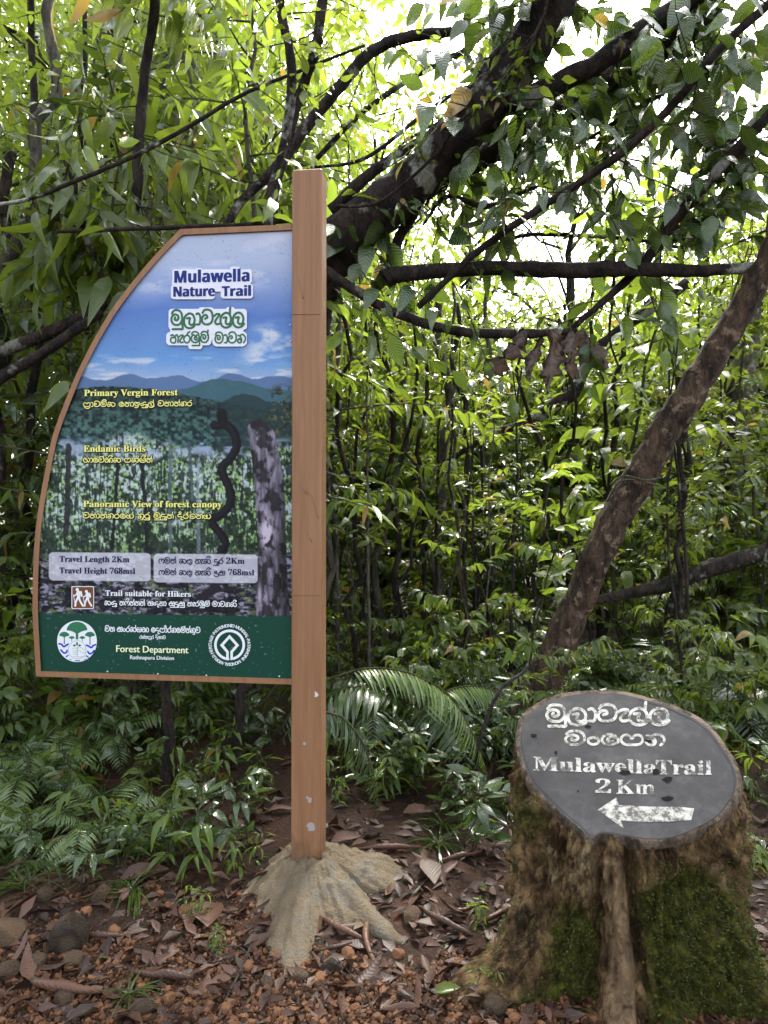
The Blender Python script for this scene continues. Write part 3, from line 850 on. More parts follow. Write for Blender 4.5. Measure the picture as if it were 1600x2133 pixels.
plate1 = outline_plate('title_plate', [(364,566,520,585,5.5), (410,562,418,570,4), (484,560,496,570,5), (362,600,442,617,6.5), (366,585,470,600,8), (466,597,521,616,6.5)], .006, sign)
m = MB()
for k in range(3):
    for a in (('Mulawella', 363, 589, 155, 24.5), ('Nature', 361, 618, 85, 20.5), ('Trail', 462, 617, 59, 20.5)):
        latin(m, BOARD, boldsans(a[0]), *a[1:], .0070 + k*.0001, dx=k*1.0)
m.build('lettering', M['blue_letter'], plate1, smooth=False)
plate2 = outline_plate('title_plate', [(358,650,508,680,7), (418,646,440,655,6), (476,645,484,655,6), (355,700,432,711,9), (398,716,416,722,6), (362,685,500,700,8), (452,700,505,712,10)], .006, sign)
m = MB(); sinhala(m, BOARD, 'මුලාවැල්ල', 357, 677, 151, 24, .0072, w=.185); sinhala(m, BOARD, 'නැරඹුම්', 355, 714, 80, 17.5, .0072, w=.185); sinhala(m, BOARD, 'මාවත', 448, 714.5, 63, 17.5, .0072, w=.185)
m.build('lettering', M['green_letter'], plate2, smooth=False)

def line(parts, shadow=None, mats=None, lab=None):
    mb = MB()
    for (kind, s, x, y, W, h, w) in parts:
        if kind == 'L':
            if shadow:
                for k, (dx, dy) in enumerate(((-1.2,0),(1.4,0),(0,-1.2),(0,1.6),(1.6,1.6),(2.4,2.2))):
                    latin(mb, BOARD, s, x, y, W, h, .0008 + k*6e-5, 1, dx=dx, dy=dy)
            latin(mb, BOARD, s, x, y, W, h, .0016, 0); latin(mb, BOARD, s, x, y, W, h, .00155, 0, dx=.6)
        else:
            if shadow:
                sinhala(mb, BOARD, s, x, y, W, h, .0008, w + 2.6/h, 1, dx=.3, dy=.4)
                sinhala(mb, BOARD, s, x, y, W, h, .0009, w + 1.4/h, 1, dx=1.8, dy=1.8)
            sinhala(mb, BOARD, s, x, y, W, h, .0016, w, 0)
    return mb.build('lettering', mats, panel, smooth=False)
YB = [M['yellow_letter'], M['black_letter']]
line([('L', bold('Primary Vergin Forest'), 175, 825, 195, 13.5, 0), ('S', 'ප~ාථමික ෙනාඉඳුල් වනාන්තර', 174, 847, 226, 8.8, .20)], 1, YB)
line([('L', bold('Endamic Birds'), 174, 941, 129, 13.5, 0), ('S', 'අාෙව්ණික පක්ෂීන්', 174, 963, 143, 9, .20)], 1, YB)
line([('L', bold('Panoramic View of forest canopy'), 173, 1056, 289, 13.5, 0), ('S', 'වනාන්තරෙය් ත,රු, මුදුන් ද*ර්ශනය', 173, 1079, 266, 9, .20)], 1, YB)
line([('L', bold('Travel Length 2Km'), 124, 1170, 145, 12.5, 0), ('L', bold('Travel Height 768msl'), 124, 1194, 157, 12.5, 0)], None, [M['navy_letter']])
line([('S', 'ගමන් කළ හැකි දුර', 331, 1173, 134, 9.5, .19), ('L', bold('2Km'), 471, 1174, 38, 12.5, 0), ('S', 'ගමන් කළ හැකි උස', 331, 1197, 138, 9.5, .19), ('L', bold('768msl'), 475, 1198, 54, 12.5, 0)], None, [M['navy_letter']])
WB = [M['white_letter'], M['black_letter']]
line([('L', bold('Trail suitable for Hikers'), 219, 1241, 178, 12, 0), ('S', 'කඳු නගින්නන් සඳහා සුදුසු නැරඹුම් මාවතකි', 218, 1260, 275, 8.4, .20)], 1, WB)
line([('S', 'වන සංරක්ෂණ ෙදපා*ර්තෙම්න්ත,ව', 219, 1315, 198, 9.2, .20), ('S', 'රත්නපුර දිසාව', 291, 1330, 54, 5.4, .2)], None, [M['white_letter']])
line([('L', 'Rathnapura Division', 271, 1373, 91, 8.2, 0)], None, [M['white_letter']])
line([('L', 'Forest Department', 242, 1358, 150, 14.2, 0)], None, [M['cream_letter']])

# ---- hiker pictogram
def poly(mb, P, dz, mi=0):
    mb.add([BOARD(a, b, dz) for a, b in P], [tuple(range(len(P)))], mi=mi)
def rrect(xa, ya, xb, yb, r):
    P = []
    for cx_, cy_, a0 in ((xb-r, ya+r, -90), (xb-r, yb-r, 0), (xa+r, yb-r, 90), (xa+r, ya+r, 180)):
        P += [(cx_ + r*cos(R(a0+q)), cy_ + r*sin(R(a0+q))) for q in (0, 30, 60, 90)]
    return P
def circ(cx_, cy_, rx, ry=None, n=28): return [(cx_ + rx*cos(t), cy_ + (ry or rx)*sin(t)) for t in np.linspace(0, 2*pi, n, endpoint=False)]
m = MB()
poly(m, rrect(149, 1221, 196, 1268.5, 3), .0008, 1); poly(m, rrect(150.6, 1222.6, 194.4, 1266.9, 2.4), .0012, 0)
def st(P, w, dz=.0017, mi=1): ribbon(m, catmull(P, 4), w, lambda a, b, z: BOARD(a, b, z), mi, dz)
for ox, oy, s in ((162, 1227, 1.0), (181, 1231, .88)):
    poly(m, circ(ox - 1, oy + 1, 3.4*s), .0019 + ox*1e-7, 1)
    st([(ox+1, oy+6*s), (ox+2, oy+18*s)], 7*s); st([(ox+6.5*s, oy+6*s), (ox+8*s, oy+14*s)], 4*s, .0021)
    st([(ox, oy+18*s), (ox-4*s, oy+27*s), (ox-5*s, oy+35*s)], 4*s, .0022); st([(ox+2*s, oy+18*s), (ox+6*s, oy+27*s), (ox+11*s, oy+35*s)], 4*s, .0023)
    st([(ox-1, oy+8*s), (ox-5*s, oy+13*s), (ox-8*s, oy+14*s)], 2.4*s, .0024); st([(ox-9*s, oy+12*s), (ox-5*s, oy+34*s)], 1.2, .0025)
m.build('hiker_pictogram', [M['pict_brown'], M['white_letter']], panel, smooth=False)
# ---- forestry emblem
m = MB()
ex, ey = 160.5, 1336
poly(m, circ(ex, ey, 41.5, 43, 48), .0008, 0)
def tree_shape(cx_, top, w, h, stem_b, sw, dz):
    a = [(cx_ + w*cos(t), top + h - h*sin(t)) for t in np.linspace(0, pi, 18)]
    lobe = [(cx_ - w + (w - sw)*q, top + h - (h*.16)*sin(pi*q*.5)*0 - abs(sin(pi*q))*h*.0 + (h*.35)*q**2) for q in np.linspace(0, 1, 6)]
    rob = [(2*cx_ - x, y) for x, y in lobe[::-1]]
    poly(m, a + lobe[1:] + [(cx_ - sw, stem_b), (cx_ + sw, stem_b)] + rob[:-1], dz, 1)
tree_shape(ex, 1295, 21.5, 18, 1332, 2.6, .0012); tree_shape(134, 1316, 10.5, 8.5, 1342, 1, .0013); tree_shape(187.5, 1316, 10.5, 8.5, 1343, 1, .0013)
tree_shape(149.5, 1325, 6, 4.6, 1336, .6, .0014); tree_shape(171.5, 1325, 6, 4.6, 1336, .6, .0014)
for (P, w) in (([(123,1341),(128,1342),(133,1347),(138,1344),(142,1342)],3.6), ([(180,1344),(185,1346),(190,1349),(194,1345),(199,1343)],3.6), ([(127,1354),(133,1360),(138,1359),(140,1355)],3.6),
               ([(183,1357),(187,1362),(193,1359),(196,1355)],3.4), ([(138,1368),(142,1365)],2.6), ([(180,1366),(184,1369)],2.6), ([(157,1376.3),(166,1376.3)],2), ([(145,1372.5),(149,1374.5)],1.2), ([(175,1374.5),(179,1372.5)],1.2)):
    st(P, w, .0015, 2)
poly(m, circ(ex+.5, 1353.5, 18.6, 19.2, 40), .0017, 1); poly(m, circ(ex+.5, 1353.5, 18, 18.6, 40), .0019, 0)
for (x, y, dx, dy) in ((160.5, 1341, 2.2, 4), (155, 1344.5, 3, 2.4), (166, 1344.5, 3, 2.4)): poly(m, circ(x, y, dx, dy, 10), .0021, 1)
st([(161, 1346), (161, 1367)], .9, .0022, 1); 
for P in ([(151,1352),(153,1350),(160,1350)], [(151,1356),(160,1356)], [(152,1360),(160,1359.5)], [(153,1363.5),(160,1363)], [(162,1350),(170,1349),(174,1353),(178,1353)], [(162,1355),(167,1355),(170,1359),(178,1359)], [(152,1368),(178,1368)]):
    st(P, .55, .0022, 1)
m.build('forestry_emblem', [M['white_letter'], M['emblem_green'], M['emblem_blue']], panel, smooth=False)
# ---- world heritage emblem
m = MB()
hx, hy, k_ = 478.3, 1344.5, 1.0
gap = 1.9
a = np.linspace(R(90) + .10, R(450) - .10, 60)
st([(hx + 29.5*cos(t), hy - 1 + 29.5*sin(t)) for t in a][::3], 5.4, .0012, 0)
st_ = lambda P, w: ribbon(m, [np.array(q, float) for q in P], w, lambda a, b, z: BOARD(a, b, z), 0, .0014)
for s in (-1, 1):
    o = [(hx, hy-22.5), (hx + s*20, hy - .5), (hx + s*7, hy+14.5), (hx + s*7, hy+30), (hx + s*1.7, hy+30.5), (hx + s*1.7, hy+12.4), (hx + s*12.4, hy - .6), (hx, hy-14.5)]
    m.add([BOARD(x, y, .0016 + .0002*(s+1)) for x, y in o], [(0, 1, 6, 7), (1, 2, 5, 6), (2, 3, 4, 5)])
def ring_text(s, a0, a1, r, sz):
    n_ = len(s)
    ws = [ {'I': .45, ' ': .5, '·': .5, 'M': 1.25, 'W': 1.35, 'L': .8}.get(c, 1.0) for c in s]
    tot = sum(ws); acc = 0
    for c, w in zip(s, ws):
        t = R(a0 + (a1 - a0) * (acc + w/2) / tot); acc += w
        if c in ' ': continue
        if c == '·':
            poly(m, circ(hx + (r+3)*sin(t), hy - 1 - (r+3)*cos(t), .9, n=8), .0016); continue
        V, F = text_mesh(boldsans(c))
        w_ = V[:, 0].max() - V[:, 0].min()
        vx = (V[:, 0] - V[:, 0].min() - w_/2) * sz; vy = V[:, 1] * sz
        X = hx + (r + vy)*sin(t) + vx*cos(t); Y = hy - 1 - (r + vy)*cos(t) + vx*sin(t)
        m.add(BOARD.many(X, Y, .0016), F)
ring_text('PATRIMONIO MUNDIAL·PATRIMOINE MONDIAL·WORLD HERITAGE·', -56, 304, 37.2, 9.0)
m.build('heritage_emblem', [M['white_letter']], panel, smooth=False)
# screws
for (x, y) in ((224,1399), (329,1404), (430,1407), (582,1409), (605,677), (605,711)):
    mb = MB(); c = BOARD(x, y, .001)
    mb.add([c + (U*cos(t) + ZU*sin(t)) * .0042 for t in np.linspace(0, 2*pi, 10, endpoint=False)] + [c + NF*.003 + (U*cos(t) + ZU*sin(t)) * .0028 for t in np.linspace(0, 2*pi, 10, endpoint=False)],
           [(i, (i+1) % 10, 10+(i+1) % 10, 10+i) for i in range(10)] + [tuple(range(10, 20))])
    mb.build('screw', M['screw'], sign)
# ---- cement footing poured like spreading roots
fo = [(500,1868),(540,1890),(566,1915),(551,1953),(557,1995),(594,2030),(642,2010),(658,1955),(674,1930),(705,1936),(755,1945),(848,1970),(812,1920),(774,1892),(768,1864),(832,1843),(850,1808),(840,1785),(775,1788),(720,1778),(640,1762),(590,1772),(545,1828)]
fc = np.array([post_base[0] + U[0]*.0, post_base[1] + .06])
fp = np.array([onground(a, b)[:2] for a, b in fo]) - fc
fa = np.arctan2(fp[:, 1], fp[:, 0]); fr_ = np.hypot(fp[:, 0], fp[:, 1])
o_ = np.argsort(fa); fa, fr_ = fa[o_], fr_[o_]
NT, NR = 300, 70
th = np.linspace(-pi, pi, NT, endpoint=False)
RR = np.interp(th, np.concatenate([fa - 2*pi, fa, fa + 2*pi]), np.tile(fr_, 3))
RR = np.convolve(np.tile(RR, 3), np.ones(3)/3, 'same')[NT:2*NT] * (1 + .20*(fbm(np.cos(th)*11, np.sin(th)*11, o=4, seed=80) - .5))
V = []
for i in range(NR):
    s = i / (NR - 1)
    r = RR * s
    x, y = fc[0] + r*np.cos(th), fc[1] + r*np.sin(th)
    rc = .115
    h = np.where(r < rc, .115, .115 * np.clip(1 - (r - rc) / np.maximum(RR - rc, .03), 0, 1) ** np.clip(.8 + .08/np.maximum(RR, .1), .9, 1.4))
    n1 = fbm(x*9, y*9, o=5, seed=81) - .5; n2 = fbm(np.cos(th)*6, np.sin(th)*6, r*2.5, o=4, seed=82) - .5
    z = gz(x, y) + h + (.045*n1 + .040*n2*(s > .1) + .034*(fbm(x*34, y*34, o=4, seed=83) - .5) + .03*np.abs(fbm(x*13, y*13, o=3, seed=84) - .5)) * (1 - .4*s) - .004*s - (.004 if i == NR-1 else 0) - .05*(s > .999)
    V.append(np.stack([x, y, z], 1))
m = MB()
m.add(np.concatenate(V), [(i*NT+j, (i+1)*NT+j, (i+1)*NT+(j+1) % NT, i*NT+(j+1) % NT) for i in range(1, NR-1) for j in range(NT)] + [tuple(range(NT, 2*NT))])
m.build('cement_footing', M['cement'], sign)
#@@STUMP
# ------------------------------------------------------------------ tree stump with slanted lettered face
DC = at(1308, 1598, 2.34)
DISC = Plane(DC, (-.20, -.46, .87))
DO = [(1225,1439),(1286,1439),(1352,1454),(1414,1474),(1476,1509),(1517,1561),(1538,1598),(1544,1631),(1534,1664),(1501,1705),(1456,1730),(1406,1750),(1352,1754),(1299,1747),(1253,1741),(1229,1751),(1204,1730),(1171,1703),(1134,1668),(1101,1631),(1082,1586),(1074,1540),(1082,1499),(1105,1474),(1146,1452),(1187,1442)]
DOs = np.array(catmull(DO + [DO[0]], 18)[:-1])
ND = len(DOs)
jit = (fbm(np.arange(ND)/3.5, np.zeros(ND), o=3, seed=91) - .5) * 7
cen = np.array([1308, 1598])
dirp = (DOs - cen) / np.linalg.norm(DOs - cen, axis=1)[:, None]
sb = np.array([DC[0] + .02, DC[1] + .12, 0]); sb[2] = float(gz(sb[0], sb[1]))
stump = thing('tree_stump', 'mossy tree stump with a slanted grey cut face lettered with a trail name and arrow', 'tree stump', sb)
top = DISC.many(DOs[:, 0] + dirp[:, 0]*jit*.35, DOs[:, 1] + dirp[:, 1]*jit*.35)
# body
NLV = 130
ct = top.mean(0)
ang = np.arctan2(top[:, 1] - ct[1], top[:, 0] - ct[0])
def lobe(a, a0, w, h): 
    d = (a - a0 + pi) % (2*pi) - pi
    return h * np.exp(-(d / w) ** 2)
pL = onground(850, 2085); pR = onground(1640, 2080)
aL = math.atan2(pL[1] - sb[1], pL[0] - sb[0]); aR = math.atan2(pR[1] - sb[1], pR[0] - sb[0])
rL = math.hypot(pL[0] - sb[0], pL[1] - sb[1]); rR = math.hypot(pR[0] - sb[0], pR[1] - sb[1])
aF = math.atan2(-1, -.38)
V, tint = [], []
for i in range(NLV):
    s = i / (NLV - 1)
    Rb = .415 + lobe(ang, aL, .30, max(.1, rL - .42) * 1.35) * s**1.9 + lobe(ang, aR, .30, max(.12, rR - .42) * 1.3) * s**2 + lobe(ang, aF, .16, .10)*s + lobe(ang, aF + 1.0, .3, .06) + lobe(ang, 1.2, .4, .2)
    bx, by = sb[0] + Rb*np.cos(ang), sb[1] + Rb*np.sin(ang)
    w = .36*s + .64*s**3
    zb = gz(bx, by) - .06
    x = top[:, 0] + (bx - top[:, 0]) * w; y = top[:, 1] + (by - top[:, 1]) * w
    lo = .5 * lobe(ang, aL, .22, 1) + .55*lobe(ang, aR, .25, 1)
    ss = s * (1 + lo*0) 
    z = top[:, 2] + (zb - top[:, 2]) * (s ** (1 - .35*np.clip(lo, 0, 1)))
    ca, sa = np.cos(ang), np.sin(ang)
    rid = fbm(ca*5, sa*5, z*3.2, o=5, seed=101) - .5
    fin = fbm(ca*17, sa*17, z*22, o=4, seed=102) - .5
    lump = fbm(ca*3, sa*3, z*5, o=4, seed=103) - .5
    groove = (-lobe(ang, aF - .2, .07, .026) + lobe(ang, aF + .06*np.sin(z*9), .12, .026) - lobe(ang, aF + .19, .06, .024)) * (.5 + fbm(z*6, ca*2, o=2, seed=108))
    flake = np.abs(fbm(ca*8, sa*8, z*9, o=3, seed=104) - .5)
    crev = np.clip(.16 - np.abs(fbm(ca*7, sa*7, z*1.1, o=3, seed=107) - .5)*2, 0, 1)
    d = (.07*rid + .075*fin + .10*lump + groove*1.3 + .07*flake - .13*crev) * sstep(0, .07, s) - .012*sstep(0, .03, s)
    V.append(np.stack([x + ca*d, y + sa*d, z], 1))
    # moss on the broad front between the ridge and the right flank, bare along ridge
    da = (ang - (aF + .62) + pi) % (2*pi) - pi; db = (ang - (aF - .42) + pi) % (2*pi) - pi
    t = .40 + .28*np.exp(-(da/.5)**2) * sstep(.12, .3, s) + .2*np.exp(-(db/.2)**2) * sstep(.3, .5, s) - lobe(ang, aF + .06*np.sin(z*9), .13, .42) * sstep(.03, .15, s) + .10*sstep(.75, 1, s)
    tint.append(t)
V = np.concatenate(V)
m = MB()
m.add(V, [(i*ND+j, i*ND+(j+1) % ND, (i+1)*ND+(j+1) % ND, (i+1)*ND+j) for i in range(NLV-1) for j in range(ND)][::1], tint=np.concatenate(tint))
m.build('trunk', M['stump'], stump)
# cut face: rim and board
m = MB()
rimo = top + DISC.n * .002
inn_ = DISC.many(cen[0] + (DOs[:, 0]-cen[0])*.962, cen[1] + (DOs[:, 1]-cen[1])*.962, .007)
out_ = top - ct; out_ = out_ - (out_ @ DISC.n)[:, None]*DISC.n; out_ /= np.linalg.norm(out_, axis=1)[:, None]
low = top + out_*.006 - DISC.n * (.016 + .03*fbm(np.arange(ND)/5., np.zeros(ND), o=3, seed=95))[:, None]
low2 = top*.96 + ct*.04 - DISC.n*.045
m.add(np.concatenate([inn_, rimo, low, low2]), [(k*ND+j, k*ND+(j+1) % ND, (k+1)*ND+(j+1) % ND, (k+1)*ND+j) for k in range(3) for j in range(ND)])
m.build('rim', M['rim'], stump)
m = MB()
rings = np.linspace(.06, 1, 26)
VV = [DISC.many(np.array([cen[0]*1.]), np.array([cen[1]*1.]), .007)]
for q in rings: 
    A = cen + (DOs - cen) * (.962*q)
    VV.append(DISC.many(A[:, 0], A[:, 1], .007) + DISC.n * (.0009*(fbm(A[:, 0]/60, A[:, 1]/40, o=3, seed=96) - .5))[:, None] * (1 - q**6))
m.add(np.concatenate(VV), [(0, 1+j, 1+(j+1) % ND) for j in range(ND)] + [(1+k*ND+j, 1+(k+1)*ND+j, 1+(k+1)*ND+(j+1) % ND, 1+k*ND+(j+1) % ND) for k in range(len(rings)-1) for j in range(ND)])
face = m.build('cut_face', M['disc'], stump)
LZ = .0081
m = MB()
sinhala(m, DISC, 'මුලාවැල්ල', 1139, 1503, 254, 27, LZ, w=.23, slope=-.005)
m.build('lettering', M['worn'], face, smooth=False)
m = MB(); sinhala(m, DISC, 'මංෙපත', 1178, 1551, 206, 22, LZ, w=.25, slope=.004); m.build('lettering', M['worn'], face, smooth=False)
m = MB(); latin(m, DISC, bold('Mulawella'), 1111, 1604, 256, 29, LZ, slope=.028); latin(m, DISC, bold('Mulawella'), 1111, 1604, 256, 29, LZ + .0001, slope=.028, dx=1.2, dy=.8); latin(m, DISC, bold('Trail'), 1367, 1613, 116, 30, LZ + .0004, slope=.005); latin(m, DISC, bold('Trail'), 1366, 1612, 116, 30, LZ + .0003, slope=.005)
latin(m, DISC, bold('2'), 1240, 1651, 33, 29, LZ); latin(m, DISC, bold('Km'), 1284, 1653, 80, 30, LZ, slope=.02)
m.build('lettering', M['worn'], face, smooth=False)
m = MB()
AR = [(1245,1687),(1284,1661),(1289,1677),(1350,1680),(1420,1681),(1446,1684),(1440,1708),(1405,1711),(1352,1712),(1293,1709),(1299,1725)]
m.add([DISC(a, b, LZ) for a, b in AR], [(0,1,2), (0,2,9), (0,9,10), (2,3,8,9), (3,4,7,8), (4,5,6,7)])
m.build('arrow', M['worn'], face, smooth=False)
m = MB()
CK = inset(np.concatenate([DOs, DOs[:1]]), 0)
cr = cen + (DOs - cen) * (.945 - .012*np.sin(np.arange(ND)/40.))[:, None]
seg = np.concatenate([cr[150:], cr[:8]])
ribbon(m, cr[30:390:4], 1.5, lambda a, b, z: DISC(a, b, z), 0, .0078)
m.build('crack', M['crack'], face, smooth=False)
m = MB()
for (x, y, rx, ry) in ((1112,1532,7,4), (1303,1609,13,5.5), (1367,1607,9,6), (1391,1623,10,6), (1224,1513,8,3), (1158,1568,3,4), (1350,1543,8,3), (1390,1663,11,5), (1204,1648,2,2)):
    P = [(x + rx*cos(t)*(1+.3*rnd.uniform(-1, 1)), y + ry*sin(t)*(1+.3*rnd.uniform(-1, 1))) for t in np.linspace(0, 2*pi, 14, endpoint=False)]
    m = MB(); m.add([DISC(a, b, LZ + .0008) for a, b in P], [tuple(range(14))])
    m.build('damp_spot', M['damp'], face, smooth=False)
# moss shoots standing on the mossy bark
TT = np.concatenate(tint)
w_ = np.clip(TT - .3 + 1.1*(fbm(V[:, 0]*7, V[:, 1]*7, V[:, 2]*7, o=4, seed=111) - .5), 0, 1) * (V[:, 1] < sb[1] + .15)
w_[:ND*14] = 0
pick = rng.choice(len(V), 14000, p=w_ / w_.sum())
VN = np.stack([np.cos(np.tile(ang, NLV)), np.sin(np.tile(ang, NLV)), np.full(len(V), .25)], 1)
m = MB()
vv, ff, tt = [], [], []
for q in pick:
    p = V[q] + rng.normal(0, .006, 3) - VN[q]*.002; dr = VN[q] + rng.normal(0, .5, 3); dr /= np.linalg.norm(dr)
    sd = np.cross(dr, rng.normal(0, 1, 3)); sd /= np.linalg.norm(sd)
    h, w = rng.uniform(.004, .012), rng.uniform(.0015, .0035)
    k = len(vv)
    vv += [p - sd*w, p + sd*w, p + dr*h]; ff.append((k, k+1, k+2)); tt += [rng.random()]*3
m.add(vv, ff, tint=np.array(tt))
mo = m.build('moss', M['moss'], stump); mo['kind'] = 'stuff'
#@@FOREST
# ------------------------------------------------------------------ plants: leaves, stems, crowns
def leaf_template(w=.38, seg=4, droop=.25, fold=.18, tip=1.0, wave=0.0):
    """one leaf along +x, length 1, lying in xy, folded along its midrib"""
    t = np.linspace(0, 1, seg + 1)
    hw = w * .5 * np.sin(pi * np.clip(t, 0, 1) ** .82) ** (.75 + .25*tip) * (1 - .25*tip*t) / .9
    hw[0] = .012; hw[-1] = .0
    x = t * (1 - .25*droop*t); z = -droop * t**2
    L_ = np.stack([x, hw, z + hw*fold*2 + wave*np.sin(t*9)], 1); C_ = np.stack([x, 0*t, z], 1); R_ = np.stack([x, -hw, z + hw*fold*2 - wave*np.sin(t*9+1)], 1)
    V = np.concatenate([L_, C_, R_]); n = seg + 1
    F = []
    for i in range(seg):
        if i == seg - 1:
            F += [(i, n+i, n+i+1), (n+i, 2*n+i, n+i+1)]
        else:
            F += [(i, n+i, n+i+1, i+1), (n+i, 2*n+i, 2*n+i+1, n+i+1)]
    mx = hw.max()
    UV = np.concatenate([np.stack([t, hw/mx], 1), np.stack([t, 0*t], 1), np.stack([t, -hw/mx], 1)])
    return V, F, UV
def norm(v):
    v = np.asarray(v, float)
    return v / (np.linalg.norm(v, axis=-1, keepdims=True) + 1e-9)
def add_leaves(mb, tpl, O, D, Nn, S, tint, mi=0):
    """places copies of a leaf template at origins O, along D, facing N, of lengths S"""
    V, F, UV = tpl
    O, D, Nn = np.asarray(O, float), norm(D), np.asarray(Nn, float)
    Y = norm(np.cross(Nn, D)); Z = np.cross(D, Y)
    S = np.asarray(S, float)
    W = O[:, None] + S[:, None, None] * (V[None, :, 0:1]*D[:, None] + V[None, :, 1:2]*Y[:, None] + V[None, :, 2:3]*Z[:, None])
    n, k = len(O), len(V)
    off = (np.arange(n) * k)
    used = np.zeros(k, bool)
    FF = []
    for f in F:
        FF.append((off[:, None] + np.array(f)))
    fl = []
    for q in FF: fl += q.tolist()
    mb.add(W.reshape(-1, 3), fl, np.tile(UV, (n, 1)), np.repeat(np.asarray(tint, float), k), mi)
T_OV = [leaf_template(.44, 4, .30, .16), leaf_template(.40, 4, .5, .05), leaf_template(.50, 4, .1, .3), leaf_template(.36, 4, .7, .2, wave=.03), leaf_template(.46, 4, -.15, .1, wave=.02)]
T_LAN = [leaf_template(.25, 5, .45, .15), leaf_template(.29, 5, .7, .05), leaf_template(.22, 5, .15, .25), leaf_template(.27, 5, .9, .2, wave=.02)]
T_BIG = [leaf_template(.46, 6, .28, .14, wave=.012), leaf_template(.38, 6, .5, .2, wave=.02), leaf_template(.52, 6, .1, .08, wave=.02), leaf_template(.42, 6, .8, .1)]
T_LOW = leaf_template(.40, 2, .25, .15)
T_NAR = leaf_template(.17, 4, .5, .12)
T_PIN = leaf_template(.13, 3, .35, .1)
T_FINE = leaf_template(.085, 3, .4, .12)
T_LINE = leaf_template(.055, 5, .9, .1)

def wob(p0, p1, n, amp, r):
    t = np.linspace(0, 1, n)[:, None]
    P = np.asarray(p0)*(1-t) + np.asarray(p1)*t
    d = np.asarray(p1) - np.asarray(p0); L = np.linalg.norm(d)
    off = np.cumsum(r.normal(0, amp*L/n, (n, 3)), 0); off -= t*off[-1]
    return P + off
class Twigs:
    def __init__(s, mb): s.mb = mb
    def tube(s, *a, **k): s.mb.tube(*a, mi=1, **k)
def spray(r, start, dirn, length, nleaf, tpl, size, mb, stem, droop=.3, rad=.006, flat=.4, tint=(0, 1), back=0.15):
    """a leafy twig: leaves alternate on both sides"""
    d = norm(dirn)
    end = np.asarray(start) + d*length + np.array([0, 0, -droop*length*.5])
    P = wob(start, end, 6, .12, r)
    stem.tube(P, np.linspace(rad, rad*.35, 6), 5, cap=False)
    tt = np.linspace(back, 1, nleaf)
    idx = tt * 5; i0 = np.clip(idx.astype(int), 0, 4); fr = (idx - i0)[:, None]
    O = P[i0]*(1-fr) + P[i0+1]*fr
    tang = norm(P[i0+1] - P[i0])
    side = norm(np.cross(tang, np.array([0, 0, 1.])))
    sg = np.where(np.arange(nleaf) % 2 == 0, 1, -1)[:, None]
    D = tang*.55 + side*sg*r.uniform(.5, 1.0, (nleaf, 1)) + np.array([0, 0, -1])*r.uniform(-.1, .1+droop*1.6, (nleaf, 1))
    D[-1] = tang[-1] + np.array([0, 0, -droop])
    Nn = np.array([0, 0, 1.]) + r.normal(0, flat, (nleaf, 3))
    S = size * r.uniform(.55, 1.2, nleaf) * (1 - .25*np.abs(tt-.5))
    tn = r.uniform(tint[0], tint[1], nleaf); tn[r.random(nleaf) < .025] = 1.5
    add_leaves(mb, tpl[r.integers(len(tpl))] if isinstance(tpl, list) else tpl, O, D, Nn, S, tn)
def plant(name, label, cat, seed, H, rad, nbr, blen, nleaf, tpl, lsize, leafm, stemm, z0=.25, droop=.35, up=.35, lean=.1, taper=.7, multi=1, group=None, flat=.4, tint=(0, 1), trunkname='trunk', crownname='crown', wb=.25):
    """thing at the origin: trunk and crown"""
    r = np.random.default_rng(seed)
    root = thing(name, label, cat, (0, 0, 0), group)
    st, cr = MB(), MB()
    for s in range(multi):
        a = r.uniform(0, 2*pi); ln = lean * (1 if multi == 1 else 3.2)
        base = np.array([cos(a), sin(a), 0]) * (.0 if multi == 1 else .06)
        hh = H * r.uniform(.75, 1) if multi > 1 else H
        topp = base + np.array([cos(a)*ln*hh, sin(a)*ln*hh, hh])
        n = 14
        P = wob(base - np.array([0, 0, .08]), topp, n, wb, r)
        st.tube(P, np.linspace(rad, rad*(1-taper), n), 7, rough=.12, seed=seed+s)
        nb = nbr // multi
        for b in range(nb):
            t = z0 + (1 - z0) * ((b + r.random()*.8) / nb)
            k = t*(n-1); i = min(int(k), n-2); p = P[i]*(1-(k-i)) + P[i+1]*(k-i)
            az = b*2.399 + r.uniform(-.5, .5)
            bl = blen * r.uniform(.6, 1.15) * (1 - .45*t)
            spray(r, p, (cos(az), sin(az), up + r.uniform(-.2, .3)), bl, max(3, int(nleaf*r.uniform(.7, 1.2))), tpl, lsize, cr, st, droop, max(.0025, rad*.28), flat, tint)
    st.build(trunkname, stemm, root); cr.build(crownname, leafm, root)
    return root
